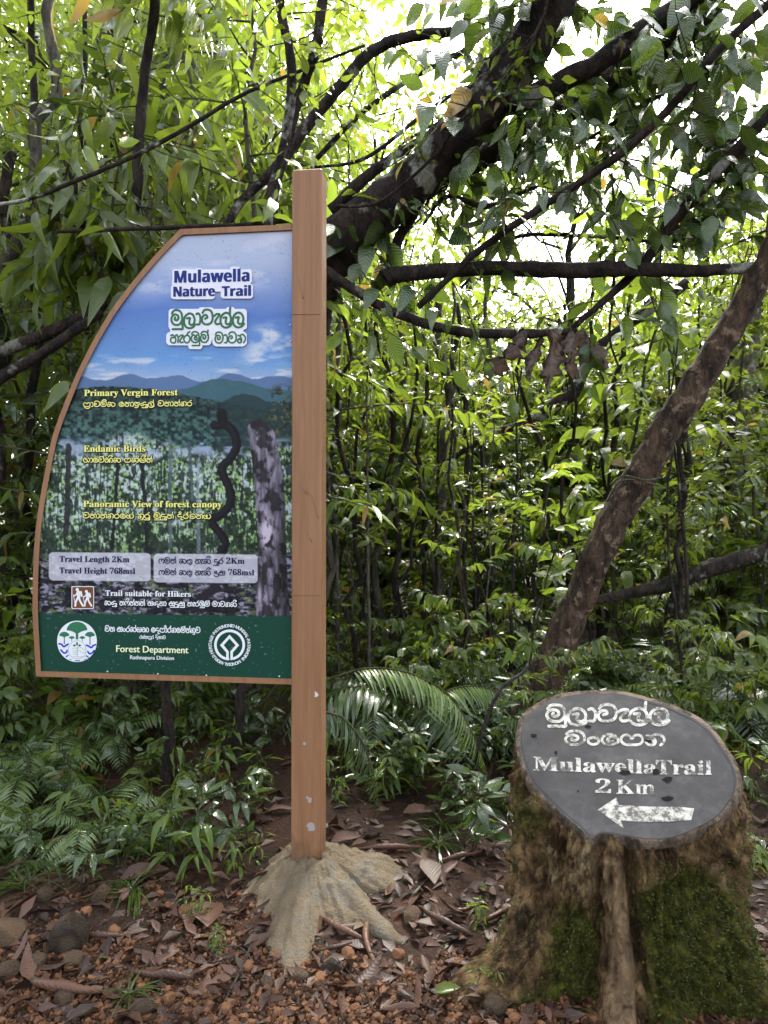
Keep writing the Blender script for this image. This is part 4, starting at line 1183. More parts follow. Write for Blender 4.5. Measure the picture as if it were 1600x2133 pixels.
def fern(name, label, cat, seed, nfr, L, pairs, tpl, leafm, stemm, pl=.2, arch=.8, az0=0, az1=2*pi, up=1.0, group=None, ang=1.0):
    r = np.random.default_rng(seed)
    root = thing(name, label, cat, (0, 0, 0), group)
    for k in range(nfr):
        st, cr = MB(), MB()
        az = az0 + (az1-az0)*(k + r.uniform(-.3, .3))/max(1, nfr)
        l = L*r.uniform(.75, 1.1); n = 14
        t = np.linspace(0, 1, n)
        u_ = up*r.uniform(.8, 1.2)
        rr = l*(t*.9 - .1*t*t); z = l*(u_*t - (u_*.55 + arch*.55)*t*t)
        P = np.stack([cos(az)*rr, sin(az)*rr, z], 1) + np.cumsum(r.normal(0, .006*l, (n, 3)), 0)*t[:, None]
        st.tube(P, np.linspace(.006, .0018, n)*(L/.8)**.6, 5, cap=False)
        tt = np.linspace(.18, .99, pairs)
        idx = tt*(n-1); i0 = np.clip(idx.astype(int), 0, n-2); fr = (idx-i0)[:, None]
        O = P[i0]*(1-fr) + P[i0+1]*fr; tg = norm(P[i0+1]-P[i0])
        sd = norm(np.cross(tg, np.array([0, 0, 1.]))); upv = np.cross(sd, tg)
        prof = np.sin(pi*np.clip(tt*.82+.16, 0, 1))**.7
        for s in (-1, 1):
            D = tg*.45*ang + sd*s + np.array([0, 0, -.25])*r.uniform(.3, 1.4, (pairs, 1))
            add_leaves(cr, tpl, O, D, upv + r.normal(0, .12, (pairs, 3)), pl*prof*r.uniform(.9, 1.08, pairs), r.uniform(.2, 1, pairs))
        fo_ = cr.build('frond', leafm, root); st.build('rachis', stemm, root) if False else None
        sb_ = st.build('rachis', stemm, root); sb_.parent = fo_
    return root

# ---- the large traced trees --------------------------------------------------
def traced(name, label, cat, limbs, barkm, crown=None, group=None, nside=14):
    """limbs: list of (pixels with distance [(px, py, Y)], [widths in px], part name)"""
    first = limbs[0][0][0]
    p0 = at(*first); p0 = np.array([p0[0], p0[1], float(gz(p0[0], p0[1]))])
    root = thing(name, label, cat, p0, group)
    out = []
    for li, (pts, ws, part) in enumerate(limbs):
        P = np.array([at(*q) for q in pts]); Wd = np.array([w/FPX*q[2]/2 for w, q in zip(ws, pts)])
        Q = np.array(catmull(np.concatenate([P, Wd[:, None]], 1), 7))
        pr = np.random.default_rng(len(name)*7 + li)
        Q[:, :3] += .22*np.mean(Wd)*(pr.random((len(Q), 3))-.5)
        mb = MB(); mb.tube(Q[:, :3], np.maximum(Q[:, 3], .001), nside if ws[0] > 12 else 7, rough=.22, seed=li + int(pts[0][0]) % 50)
        mb.build(part, barkm, root); out.append(Q)
    if crown:
        crown(root, out)
    return root
def limb_crown(seed, leafm, tpl, size, n, rng_t=(.2, 1), length=.55, nleaf=7, droop=.5, which=None, stemm=None, tint=(0, 1)):
    def f(root, Qs):
        r = np.random.default_rng(seed); cr = MB(); st_m = Twigs(cr)
        for _ in range(n):
            Q = Qs[r.choice(which) if which else r.integers(len(Qs))]
            k = int(r.uniform(*rng_t)*(len(Q)-1)); p = Q[k, :3]
            spray(r, p, r.normal(0, 1, 3)*np.array([1, .8, .7]) + np.array([0, -.1, -.05]), length*r.uniform(.5, 1.2), max(3, int(nleaf*r.uniform(.6, 1.3))), tpl, size, cr, st_m, droop, .005, .6, tint)
        cr.build('crown', [leafm, stemm or M['bark']], root)
    return f
B, BL_ = M['bark'], M['bark_lichen']
traced('leaning_tree', 'massive dark leaning tree with pale lichen patches rising behind the post to the upper right', 'tree',
  [([(642,1570,4.7),(640,1200,4.7),(645,800,4.65),(665,600,4.6),(720,500,4.5),(850,385,4.4),(985,255,4.3),(1080,130,4.2),(1150,0,4.1),(1220,-160,4.0)], [78,66,64,84,104,92,94,92,98,95], 'trunk'),
   ([(668,590,4.75),(760,490,4.75),(900,385,4.7),(1010,320,4.7),(1160,240,4.6),(1330,130,4.5),(1420,70,4.4),(1560,-60,4.3)], [50,60,46,52,56,52,50,46], 'limb'),
   ([(1000,235,4.3),(1100,205,4.25),(1230,140,4.2),(1345,60,4.2),(1500,-40,4.1)], [40,44,42,46,42], 'limb'),
   ([(985,260,4.3),(1020,150,4.3),(1105,40,4.2),(1150,-60,4.2)], [50,40,34,30], 'limb'),
   ([(690,440,4.5),(780,355,4.45),(880,290,4.4),(1000,190,4.3)], [26,22,20,16], 'limb'),
   ([(810,560,4.6),(840,480,4.6),(900,390,4.6)], [24,22,26], 'limb')],
  BL_, limb_crown(5, M['leaf_dark'], T_BIG, .25, 95, (.30, 1), .8, 7, .55, [0, 1, 1, 2, 3]))
traced('leaning_tree', 'reddish brown leaning trunk with peeling bark standing behind the stump', 'tree',
  [([(1050,1590,4.3),(1085,1500,4.3),(1140,1400,4.28),(1205,1250,4.25),(1275,1090,4.2),(1350,960,4.15),(1420,850,4.1),(1500,720,4.05),(1570,600,4.0),(1640,480,3.95),(1740,300,3.9)], [84,74,68,64,64,63,62,57,55,53,50], 'trunk'),
   ([(1570,600,4.0),(1600,520,4.0),(1610,440,4.0)], [30,22,18], 'limb')], M['bark_red'],
  None, nside=20)
traced('liana', 'pair of thin wires of climbing stem wound round the leaning trunk', 'climber',
  [([(1265,1045,4.05),(1290,1005,4.0),(1330,1000,4.0),(1372,1012,4.0)], [4,4,4,4], 'stem'), ([(1270,1010,4.03),(1300,992,4.0),(1345,1000,4.0),(1378,995,4.05)], [4,4,4,4], 'stem')], M['stem'])
traced('broken_branch', 'broken dark branch lying level between the leaning trees', 'branch',
  [([(803,582,4.3),(830,572,4.3),(1000,560,4.25),(1180,562,4.2),(1300,560,4.15),(1450,565,4.1),(1580,556,4.0)], [40,34,30,34,32,26,20], 'branch')], BL_)
traced('arching_vine', 'arching bare vine running from the post to the dead hanging leaves', 'climber',
  [([(640,540,4.2),(690,572,4.2),(760,618,4.2),(840,658,4.2),(960,690,4.2),(1090,695,4.2),(1200,690,4.3)], [20,22,20,20,20,20,12], 'stem')], B)
VN_ = [
 ('long straight bare stem crossing the bright sky towards the upper right', [(870,640,4.2),(1000,520,4.1),(1130,430,4.0),(1280,330,3.9),(1400,220,3.8),(1490,110,3.7),(1600,10,3.6),(1680,-80,3.5)], [14,15,16,17,18,18,18,18]),
 ('curved bare stem climbing to the right edge above the broken branch', [(1150,720,4.4),(1230,650,4.3),(1330,560,4.2),(1420,440,4.1),(1500,350,4.0),(1600,240,3.9),(1700,130,3.9)], [10,14,20,24,24,22,22]),
 ('second bare stem just left of the curved one at the right edge', [(1330,560,4.3),(1390,470,4.3),(1480,340,4.2),(1560,260,4.2),(1640,190,4.2)], [12,14,15,14,14]),
 ('slim stem sloping between the two big limbs', [(1190,310,4.6),(1290,250,4.6),(1400,180,4.5),(1500,140,4.5),(1600,110,4.4)], [4,10,12,10,8]),
 ('thin vertical aerial root hanging below the broken branch', [(1275,360,4.4),(1280,470,4.4),(1278,600,4.4),(1270,700,4.4),(1290,770,4.4)], [5,6,6,5,5]),
 ('dark forked stem curving up above the left half of the board top', [(575,640,3.9),(558,460,3.9),(570,380,3.9),(592,300,3.9),(606,200,3.85),(604,110,3.8),(585,20,3.8),(575,-60,3.8)], [20,20,18,18,20,20,20,20]),
 ('dark stem rising beside the forked one to the top edge', [(575,640,4.0),(570,440,4.0),(592,330,4.0),(622,210,4.0),(655,110,3.9),(672,0,3.9),(685,-100,3.9)], [12,14,18,20,22,22,20]),
 ('stout mossy branch slanting from the board top to the upper middle', [(470,470,4.5),(510,412,4.5),(575,350,4.5),(640,262,4.5),(700,190,4.5),(770,110,4.5),(860,75,4.5),(960,62,4.5),(1050,20,4.5)], [16,18,22,24,24,24,22,16,8]),
 ('tall slender leaning stem left of the board with pale blotches', [(200,1500,4.6),(205,1100,4.6),(212,760,4.6),(225,620,4.6),(262,510,4.6),(285,400,4.5),(290,280,4.5),(302,150,4.5),(322,20,4.4),(330,-90,4.4)], [22,22,24,22,24,22,22,20,20,18]),
 ('mossy branch reaching in from the left edge, upper of the two', [(-60,745,4.3),(30,722,4.3),(120,685,4.3),(180,655,4.3),(225,625,4.3)], [26,26,26,22,20]),
 ('grey branch reaching in from the left edge, lower of the two', [(-60,820,4.2),(20,775,4.2),(90,735,4.2),(160,685,4.2),(215,650,4.2)], [24,24,22,20,16]),
 ('long thin vine slanting across the upper left foliage', [(-40,432,3.9),(60,415,3.9),(150,380,3.9),(280,325,3.9),(400,260,3.9),(500,200,3.9),(620,150,3.9),(760,95,3.9)], [8,8,9,9,9,8,7,6]),
 ('thin level branch just above the board top', [(120,482,4.0),(250,478,4.0),(400,472,4.0),(520,468,4.0),(620,455,4.0)], [7,9,10,10,12]),
 ('bent stem rising from the left branches to the upper left', [(215,640,4.4),(205,560,4.4),(178,490,4.4),(160,400,4.4),(120,300,4.4)], [14,18,14,10,8]),
 ('dark crooked branch in the middle distance with a drooping fork', [(900,985,6.5),(1010,910,6.5),(1100,880,6.5),(1150,850,6.5),(1200,810,6.5),(1230,740,6.5),(1330,660,6.5),(1430,590,6.5)], [10,14,20,30,28,20,26,22]),
 ('wiry vine looped along the underside of the massive leaning tree', [(700,430,4.2),(790,420,4.15),(900,330,4.1),(960,250,4.0),(1040,190,3.95),(1120,60,3.9),(1160,-60,3.9)], [7,6,7,7,6,6,6]),
 ('slim dark branch crossing left of the massive tree near the top', [(660,330,4.9),(760,230,4.9),(880,150,4.9),(960,110,4.9),(1060,20,4.9),(1100,-60,4.9)], [10,12,12,11,10,8]),
 ('thin grey branch running level through the leaves at upper middle', [(640,350,5.2),(760,330,5.2),(880,240,5.2),(980,180,5.2),(1100,165,5.2),(1200,160,5.2)], [5,8,9,8,7,4]),
 ('dark twig ladder dropping from the massive tree to the broken branch', [(880,470,4.5),(930,410,4.5),(1010,430,4.5),(1090,400,4.5),(1140,380,4.5)], [5,10,12,8,4]),
 ('dark limb rising steeply through the leaves right of the massive tree', [(1260,330,4.7),(1310,220,4.7),(1370,120,4.6),(1440,40,4.5),(1490,-60,4.5)], [10,16,18,18,16]),
 ('thin branch arching over the broken branch to the right edge', [(960,600,4.9),(1060,500,4.9),(1180,490,4.9),(1330,500,4.9),(1480,520,4.9),(1620,470,4.9)], [6,8,9,8,7,6]),
 ('fallen dark log lying across the undergrowth on the right', [(1180,1262,5.6),(1290,1240,5.6),(1380,1222,5.6),(1450,1195,5.6),(1560,1160,5.6),(1680,1120,5.6)], [16,22,30,36,34,30]),
 ('twisting thin stem in front of the undergrowth left of the stump', [(990,1620,3.5),(1000,1540,3.5),(1040,1440,3.6),(1090,1400,3.7),(1100,1380,3.8)], [9,9,8,7,5]),
]
for i, (lb, pts, ws) in enumerate(VN_):
    cr = None
    if 'vine looped' in lb or 'slim dark' in lb or 'twig ladder' in lb or 'arching over' in lb: cr = limb_crown(240 + i, M['leaf'], T_OV, .10, 16, (.1, 1), .45, 9, .4)
    if i in (0, 1, 2, 3): cr = limb_crown(200 + i, M['leaf_dark'], T_BIG, .20, 26, (.1, .95), .6, 7, .5)
    if i in (5, 6, 7): cr = limb_crown(210 + i, M['leaf'], T_OV, .10, 12, (.45, 1), .45, 8, .4)
    if i in (8, 13): cr = limb_crown(220 + i, M['leaf'], T_LAN, .36, 26, (.35, 1), .6, 7, .8)
    traced('fallen_log' if 'log' in lb else 'bare_stem' if cr is None else 'slender_tree', lb, 'log' if 'log' in lb else 'branch' if cr is None else 'tree', [(pts, ws, 'trunk')], M['bark_lichen'] if i % 3 else B, cr)
# upright trunks seen between the leaves, each traced where it stands
UP = [(405,-40,412,470,16,7,'dark'), (372,280,340,480,14,6.5,'dark'), (60,-40,45,620,18,5.5,'dark'), (110,-40,72,300,26,5.2,'pale'), (20,380,-6,900,26,4.8,'dark'), (470,30,480,470,12,8,'dark'), (180,60,212,560,12,6,'dark'),
      (915,690,912,1290,22,6.5,'pale'), (880,760,872,1290,10,6,'dark'), (832,740,830,1290,16,6.8,'pale'), (955,700,985,1270,12,7,'dark'), (1020,640,1000,1260,10,7.5,'pale'), (715,640,730,1300,10,5.2,'dark'),
      (760,600,790,1290,12,6,'dark'), (700,690,696,1300,14,6.4,'pale'), (1085,800,1100,1270,9,6.2,'dark'), (1310,640,1290,1240,12,7,'dark'), (1578,600,1545,950,52,7.5,'pale'), (1520,820,1480,1260,26,7,'dark'), (1390,760,1365,1300,16,6,'dark'), (1450,880,1430,1330,12,5.4,'dark'),
      (362,1380,352,1620,22,3.75,'dark'), (500,1380,495,1570,22,4.0,'dark'), (745,640,742,1300,7,5.5,'dark'), (860,640,850,1300,7,5.6,'dark'), (940,650,930,1280,7,6.1,'pale'), (1180,700,1210,1250,8,6.3,'dark'), (1240,620,1250,1250,9,6.8,'dark'), (535,40,520,460,9,7.5,'dark'), (250,100,268,470,10,7,'pale')]
for i, (xa, ya, xb, yb, w, Y, kind) in enumerate(UP):
    r = np.random.default_rng(300 + i)
    g0 = at(xb, yb, Y); gy = float(gz(g0[0], g0[1]))
    # continue to the ground and a little above the seen end
    a, b = at(xa, ya, Y), g0
    d = (b - a) / max(1e-6, (a[2] - b[2])); foot = b + d * max(0.0, (b[2] - gy + .1))
    a = a + (a - b) * .12
    P = wob(foot, a, 16, .22, r)
    root = thing('slender_tree', '', 'tree', (foot[0], foot[1], gy))
    mb = MB(); mb.tube(P, np.linspace(w/FPX*Y/2*1.15, w/FPX*Y/2*.8, 16), 8, rough=.2, seed=i); mb.build('trunk', M['bark_grey'] if kind == 'pale' else B, root)
    zone = 'left of the board' if xb < 300 else 'above the board' if xb < 640 and yb < 700 else 'under the board' if xb < 640 else 'right of the post' if xb < 1050 else 'behind the red brown leaning trunk'
    th_ = 'stout' if w > 20 else 'thin' if w < 10 else 'slim'
    root['label'] = f'{th_} {"pale grey" if kind == "pale" else "dark"} upright trunk standing in the thicket {zone}'
    root['group'] = f'upright trunks {zone}, {th_} {kind}'
    cr = MB(); sm = Twigs(cr)
    nb = 0 if 'under' in zone else 12
    for b_ in range(nb):
        k = r.integers(6, 16); az = r.uniform(0, 2*pi)
        spray(r, P[min(k, 15)], (cos(az), sin(az), .3), r.uniform(.35, .8), 9, T_OV if i % 2 else T_LAN, .15, cr, sm, .4, .004)
    if nb: cr.build('crown', [M['leaf_bright'] if i % 3 == 0 else M['leaf'], M['stem']], root)

# ---- prototypes and scattering ----------------------------------------------
protos = {}
for k in range(3):
    protos['sap_lan', k] = plant('sapling', 'x', 'sapling', 400+k, 4.6, .022, 40, .85, 12, T_LAN, .20, M[('leaf_bright', 'leaf', 'leaf')[k]], M['bark_grey'], .22, .6, .3)
    protos['sap_ov', k] = plant('sapling', 'x', 'sapling', 410+k, 3.2, .016, 32, .7, (13, 8, 13)[k], (T_OV, T_BIG, T_OV)[k], (.115, .19, .115)[k], M[('leaf', 'leaf_bright', 'leaf_dark')[k]], M['stem'], .2, .35, .3)
    protos['shrub', k] = plant('shrub', 'x', 'shrub', 420+k, 1.7, .010, 33, .5, (11, 7, 14)[k], (T_OV, T_BIG, T_OV)[k], (.125, .21, .085)[k], M['leaf_bright'], M['stem'], .25, .3, .4, multi=3)
    protos['shrub_d', k] = plant('shrub', 'x', 'shrub', 430+k, 1.2, .009, 27, .45, 11, (T_LAN, T_OV, T_BIG)[k], (.15, .11, .16)[k], M['leaf'], M['stem'], .2, .35, .35, multi=3)
    protos['herb', k] = plant('seedling', 'x', 'plant', 440+k, .42, .0045, 11, .12, 4, T_OV, .11, M['leaf_dark'], M['stem'], .3, .25, .5, multi=2, trunkname='stem', crownname='leaves')
    protos['herb_b', k] = plant('seedling', 'x', 'plant', 450+k, .30, .004, 11, .08, 4, T_LAN, .11, M['leaf_bright'], M['stem'], .3, .3, .5, multi=2, trunkname='stem', crownname='leaves')
    protos['fern', k] = fern('fern', 'x', 'fern', 460+k, 7, .75, 26, T_PIN, M['fern'], M['stem'], .15)
    protos['palm', k] = fern('palm', 'x', 'palm', 470+k, 6, 1.35, 24, T_PIN, M['leaf_dark'], M['stem'], .36, .7, ang=1.5)
for k in range(2):
    r = np.random.default_rng(480+k)
    root = thing('grass_tuft', 'x', 'grass tuft'); cr = MB(); n = 34
    az = r.uniform(0, 2*pi, n); el = r.uniform(.5, 1.6, n)
    add_leaves(cr, T_LINE, r.normal(0, .02, (n, 3))*[1, 1, 0], np.stack([np.cos(az), np.sin(az), el], 1), np.stack([-np.cos(az)*el, -np.sin(az)*el, np.ones(n)], 1), r.uniform(.12, .34, n), r.random(n))
    cr.build('blades', M['leaf'], root); protos['grass', k] = root
used_ = {}
def setg(o, label, group):
    o['label'] = label
    if group: o['group'] = group
    elif 'group' in o: del o['group']
    return o
def place(kind, x, y, s, label, group, rz=None, tilt=0):
    key = (kind, rnd.randrange(3 if kind != 'grass' else 2)); pr = protos[key]
    z = float(gz(x, y)); rz = rnd.uniform(0, 2*pi) if rz is None else rz
    if key not in used_:
        used_[key] = 1
        pr.location = (x, y, z); pr.rotation_euler = (tilt, 0, rz); pr.scale = (s,)*3
        return setg(pr, label, group)
    return setg(dup(pr, (x, y, z), rz, s, label, group, tilt), label, group)
def zone_of(x, y):
    px = CX + FPX*x/y
    return 'left of the board' if px < 250 else 'behind the board' if px < 650 else 'right of the post' if px < 1050 else 'behind the stump'
KW = {'sap_lan': ('tall sapling with long drooping yellow green leaves', 'saplings'), 'sap_ov': ('slim sapling with short green leaves', 'saplings'), 'shrub': ('bright green bushy shrub', 'shrubs'),
      'shrub_d': ('low dark green shrub', 'shrubs'), 'herb': ('small ribbed dark wet seedling', 'seedlings'), 'herb_b': ('small bright green seedling', 'seedlings'),
      'fern': ('feathery green fern', 'ferns'), 'palm': ('young palm with comb like fronds', 'palms'), 'grass': ('tuft of thin green grass', 'grass tufts')}
def scatter(kind, n, xr, yr, sr, seed, avoid=None, where='in the thicket'):
    r = np.random.default_rng(seed); c = 0; pts = []
    for _ in range(n*20):
        if c >= n: break
        y = r.uniform(*yr); px = r.uniform(*xr); x = (px - CX)/FPX*y
        if avoid and avoid(x, y): continue
        if any((x-a)**2 + (y-b)**2 < .03*sr[0] for a, b in pts): continue
        pts.append((x, y)); c += 1
        lb, gp = KW[kind]; zn = zone_of(x, y)
        place(kind, x, y, r.uniform(*sr), f'{lb} growing {where} {zn}', f'{gp} {where} {zn}: {lb}')
clear = lambda x, y: (abs(x - org[0]) < .55 and y < 3.4) or (math.hypot(x - sb[0], y - sb[1]) < .75)
path = lambda x, y: clear(x, y) or y < (2.62 if x < -.55 else 2.95) + .12*sin(x*3)
# upper left wall of leaves
scatter('sap_lan', 26, (-250, 640), (4.6, 8.5), (.9, 1.5), 501)
scatter('sap_ov', 22, (-250, 680), (4.4, 8.0), (.9, 1.6), 502)
# centre and right: lower growth, sky shows above
scatter('sap_ov', 8, (640, 1800), (5.6, 9.5), (.6, .95), 503)
scatter('sap_ov', 5, (1080, 1650), (6, 7.5), (1.2, 1.6), 523)
scatter('sap_lan', 5, (640, 1800), (6.5, 10.), (.55, .8), 504)
scatter('shrub', 18, (640, 1850), (4.6, 9.0), (.6, 1.2), 505)
scatter('shrub', 24, (-300, 640), (4.3, 8.0), (.7, 1.3), 506)
scatter('shrub_d', 24, (640, 1850), (3.9, 6.5), (.4, .85), 507, clear)
scatter('shrub_d', 20, (-300, 600), (3.9, 6.5), (.4, .8), 508, clear)
scatter('shrub', 34, (600, 1850), (8.5, 13), (1.3, 2.1), 524)
scatter('shrub_d', 22, (640, 1850), (6.5, 9), (.8, 1.3), 525)
# low plants on the floor
scatter('herb', 80, (-150, 1750), (2.6, 5.2), (.5, 1.2), 509, path, 'on the forest floor')
scatter('herb_b', 90, (-150, 1750), (2.6, 4.8), (.5, 1.2), 510, path, 'on the forest floor')
scatter('fern', 9, (-120, 260), (3.1, 4.4), (.55, .95), 511, clear, 'on the forest floor')
scatter('fern', 8, (700, 1700), (4.0, 6.0), (.7, 1.1), 512, clear, 'in the thicket')
scatter('palm', 12, (690, 1700), (4.2, 6.2), (.55, .95), 513, clear, 'in the thicket')
scatter('grass', 22, (-120, 420), (2.75, 3.8), (.35, .8), 514, clear, 'on the forest floor')
scatter('grass', 4, (900, 1100), (2.9, 3.6), (.4, .7), 515, clear, 'on the forest floor')
for k_, v_ in list(protos.items()):
    if k_ not in used_: place(k_[0], 3 + k_[1], 8, 1, KW[k_[0]][0] + ' far back', 'far plants')
# big arching palm fronds right of the post, traced
def traced_frond(name, label, pts, pl, pairs, leafm, seed, hang=.5):
    r = np.random.default_rng(seed); P = np.array(catmull([at(*p) for p in pts], 8))
    root = thing(name, label, 'palm', P[0]); n = len(P)
    st, cr = MB(), MB(); st.tube(P, np.linspace(.007, .002, n), 6)
    tt = np.linspace(.12, .99, pairs); idx = tt*(n-1); i0 = np.clip(idx.astype(int), 0, n-2); fr = (idx-i0)[:, None]
    O = P[i0]*(1-fr) + P[i0+1]*fr; tg = norm(P[i0+1]-P[i0]); sd = norm(np.cross(tg, np.array([0, 0, 1.]))); upv = np.cross(sd, tg)
    prof = np.sin(pi*np.clip(tt*.8+.18, 0, 1))**.6
    for q in (-1, 1):
        D = tg*.6 + sd*q*.75 + np.array([0, 0, -hang])*r.uniform(.6, 1.5, (pairs, 1))
        add_leaves(cr, T_FINE, O, D, upv + r.normal(0, .15, (pairs, 3)), pl*prof*r.uniform(.85, 1.1, pairs), r.uniform(.3, 1, pairs))
    fo_ = cr.build('frond', leafm, root); st.build('rachis', M['stem'], root).parent = fo_
traced_frond('palm', 'long grey green palm frond arching down right of the post', [(690,1412,3.7),(770,1392,3.65),(860,1405,3.6),(940,1455,3.55),(990,1540,3.5),(1015,1610,3.5)], .21, 46, M['fern'], 601, .28)
traced_frond('palm', 'second shorter grey green palm frond beside the foot of the leaning trunk', [(860,1500,3.9),(930,1440,3.9),(1000,1430,3.9),(1070,1460,3.85)], .19, 30, M['fern'], 602)
traced_frond('palm', 'dark palm frond drooping close behind the lower part of the post', [(660,1480,3.4),(720,1500,3.35),(770,1580,3.3),(790,1690,3.3)], .18, 34, M['leaf_dark'], 603, .7)
for (px, py, kind, sc_, lb) in ((430,1985,'herb_b',.35,'tiny light green seedling on the gravel left of the footing'), (385,1925,'herb_b',.5,'small seedling beside the broad dead leaf'), (200,1720,'herb_b',1.0,'bright leafy seedling leading the undergrowth at left'), (340,1800,'herb',1.1,'ribbed seedling with hanging leaves at the edge of the undergrowth'),
       (420,1790,'herb_b',1.15,'bright seedling with several leafy tips left of the footing'), (540,1760,'herb',1.0,'dark ribbed seedling growing against the post foot on the left'), (500,1800,'herb_b',.7,'small seedling with round leaves left of the post foot'), (980,1920,'herb_b',.4,'small seedling between the stones left of the stump'), (1000,2075,'herb_b',.35,'tiny seedling at the left root of the stump'),
       (800,1650,'herb',.9,'ribbed dark seedling right of the post'), (870,1640,'herb',1.1,'taller ribbed dark seedling under the palm frond'), (270,2075,'grass',.42,'small tuft of broad green blades on the gravel near the bottom'), (30,1620,'fern',.9,'pale green fern at the left edge'), (130,1560,'fern',.7,'green fern just right of the pale one at the left edge'), (60,1740,'fern',.5,'small fern low at the left edge'), (1580,1560,'herb',1.3,'dark leafy plant behind the stump at the right edge')):
    g_ = onground(px, py); place(kind, g_[0], g_[1], sc_, lb, None)
    # thin upright stems threaded through the thicket
for i in range(22):
    r = np.random.default_rng(1300 + i); Y = r.uniform(4.7, 6.6); px = r.uniform(690, 1060) if i < 13 else r.uniform(1060, 1620)
    x = (px - CX)/FPX*Y; h = r.uniform(2.0, 3.1); z = float(gz(x, Y)); r_ = r.uniform(3.5, 9)/FPX*Y/2
    root = thing('slender_tree', '', 'tree', (x, Y, z)); mb = MB()
    mb.tube(wob((x, Y, z - .1), (x + r.normal(0, .12), Y + r.normal(0, .1), z + h), 14, .09, r), np.linspace(r_*1.1, r_*.5, 14), 7, rough=.15, seed=i)
    cr = MB()
    for b_ in range(int(r.integers(3, 9))):
        az = r.uniform(0, 6.28); t_ = r.uniform(.45, 1)
        spray(r, (x, Y, z + h*t_), (cos(az), sin(az), .6), r.uniform(.3, .6), 8, T_OV, .11, cr, Twigs(cr), .3, .004)
    mb.build('trunk', M['bark'] if i % 3 else M['bark_grey'], root); cr.build('crown', [M['leaf'], M['stem']], root)
    k_ = 'dark' if i % 3 else 'pale'; zn = 'right of the post' if px < 1060 else 'behind the red brown leaning trunk'
    root['label'] = f'thin {k_} pole like sapling stem with a few leaves {zn}'; root['group'] = f'thin {k_} bare stems {zn}'
# ---- distant trees closing the view ------------------------------------------
def big_tree(seed, H, cw, n, label, group, lsz=(.10, .26), lm='leaf_far'):
    r = np.random.default_rng(seed)
    root = thing('forest_tree', label, 'tree', (0, 0, 0), group)
    st, cr = MB(), MB()
    P = wob((0, 0, -.2), (r.normal(0, .4), r.normal(0, .4), H*.92), 14, .15, r)
    st.tube(P, np.linspace(.14, .03, 14), 8, rough=.15, seed=seed)
    O = []
    for c in range(40):
        i = r.integers(4, 14); az = r.uniform(0, 2*pi); l = cw*r.uniform(.25, 1)
        e = P[min(i, 13)] + np.array([cos(az)*l, sin(az)*l, r.uniform(-.3, .9)])
        st.tube(wob(P[max(0, i-1)], e, 5, .2, r), np.linspace(.03, .008, 5), 5, cap=False)
        O.append(e + r.normal(0, 1, (n//40, 3))*np.array([.55, .55, .33]))
    O = np.concatenate(O)
    D = r.normal(0, 1, O.shape)*[1, 1, .5] + [0, 0, -.45]
    add_leaves(cr, T_LOW, O, D, r.normal(0, .6, O.shape) + [0, 0, 1], lsz[0] + (lsz[1]-lsz[0])*r.random(len(O)), r.random(len(O)))
    st.build('trunk', M['bark'], root); cr.build('crown', M[lm], root)
    return root
BT = [big_tree(700, 8.5, 2.6, 4600, 'x', 'g'), big_tree(701, 7, 2.4, 4200, 'x', 'g'), big_tree(702, 4.6, 2.6, 4600, 'x', 'g'), big_tree(703, 9, 2.7, 4200, 'x', 'g', (.06, .17), 'leaf')]
def far(kind, px, Y, s, lb, gp):
    x = (px - CX)/FPX*Y; z = float(gz(x, Y)); o = BT[kind]
    if o.get('used_') is None:
        o['used_'] = 1; o.location = (x, Y, z); o.scale = (s,)*3; o['label'], o['group'] = lb, gp
    else:
        c = dup(o, (x, Y, z), rnd.uniform(0, 6.28), s, lb, gp)
for px, Y, s in ((-350,10,1.1), (-120,9.5,1.15), (60,10.5,1.2), (240,9.5,1.15), (420,11,1.25), (560,10,1.0), (-200,13,1.4), (150,13.5,1.5), (380,14,1.5), (600,13.5,1.1)):
    far(0, px, Y, s, 'tall leafy tree far behind the sign board', 'tall trees far behind the board')
for px, Y, s in ((690,12,.8), (820,13,.78), (1560,12,.85), (1750,11,1.0)):
    far(1, px, Y, s, 'middling leafy tree far behind the leaning trees', 'trees far behind the leaning trees')
for px, Y, s in ((760,11,.9), (980,11.5,.9), (1180,10,.8), (1340,11,.85), (1500,10,.85)):
    far(3, px, Y, s, 'tall thin crowned tree whose fine leaves break up the bright sky', 'thin crowned trees against the sky')
for px, Y, s in ((650,10,.85), (800,11,.95), (960,11.5,.85), (1130,11.5,.95), (1300,11.5,.95), (1470,11.5,.95), (1640,10,1.05), (1800,11,1.1), (880,15,1.0), (1150,15.5,1.0), (1400,15,1.0), (1650,15,1.2), (-500,12,1.3), (2000,12,1.2), (700,15,1.25), (-300,16,1.6), (1000,20,1.1), (1260,20,1.1), (750,20,1.2), (1550,20,1.2)):
    far(2, px, Y, s, 'low spreading pale green tree at the back of the forest', 'low trees at the back of the forest')
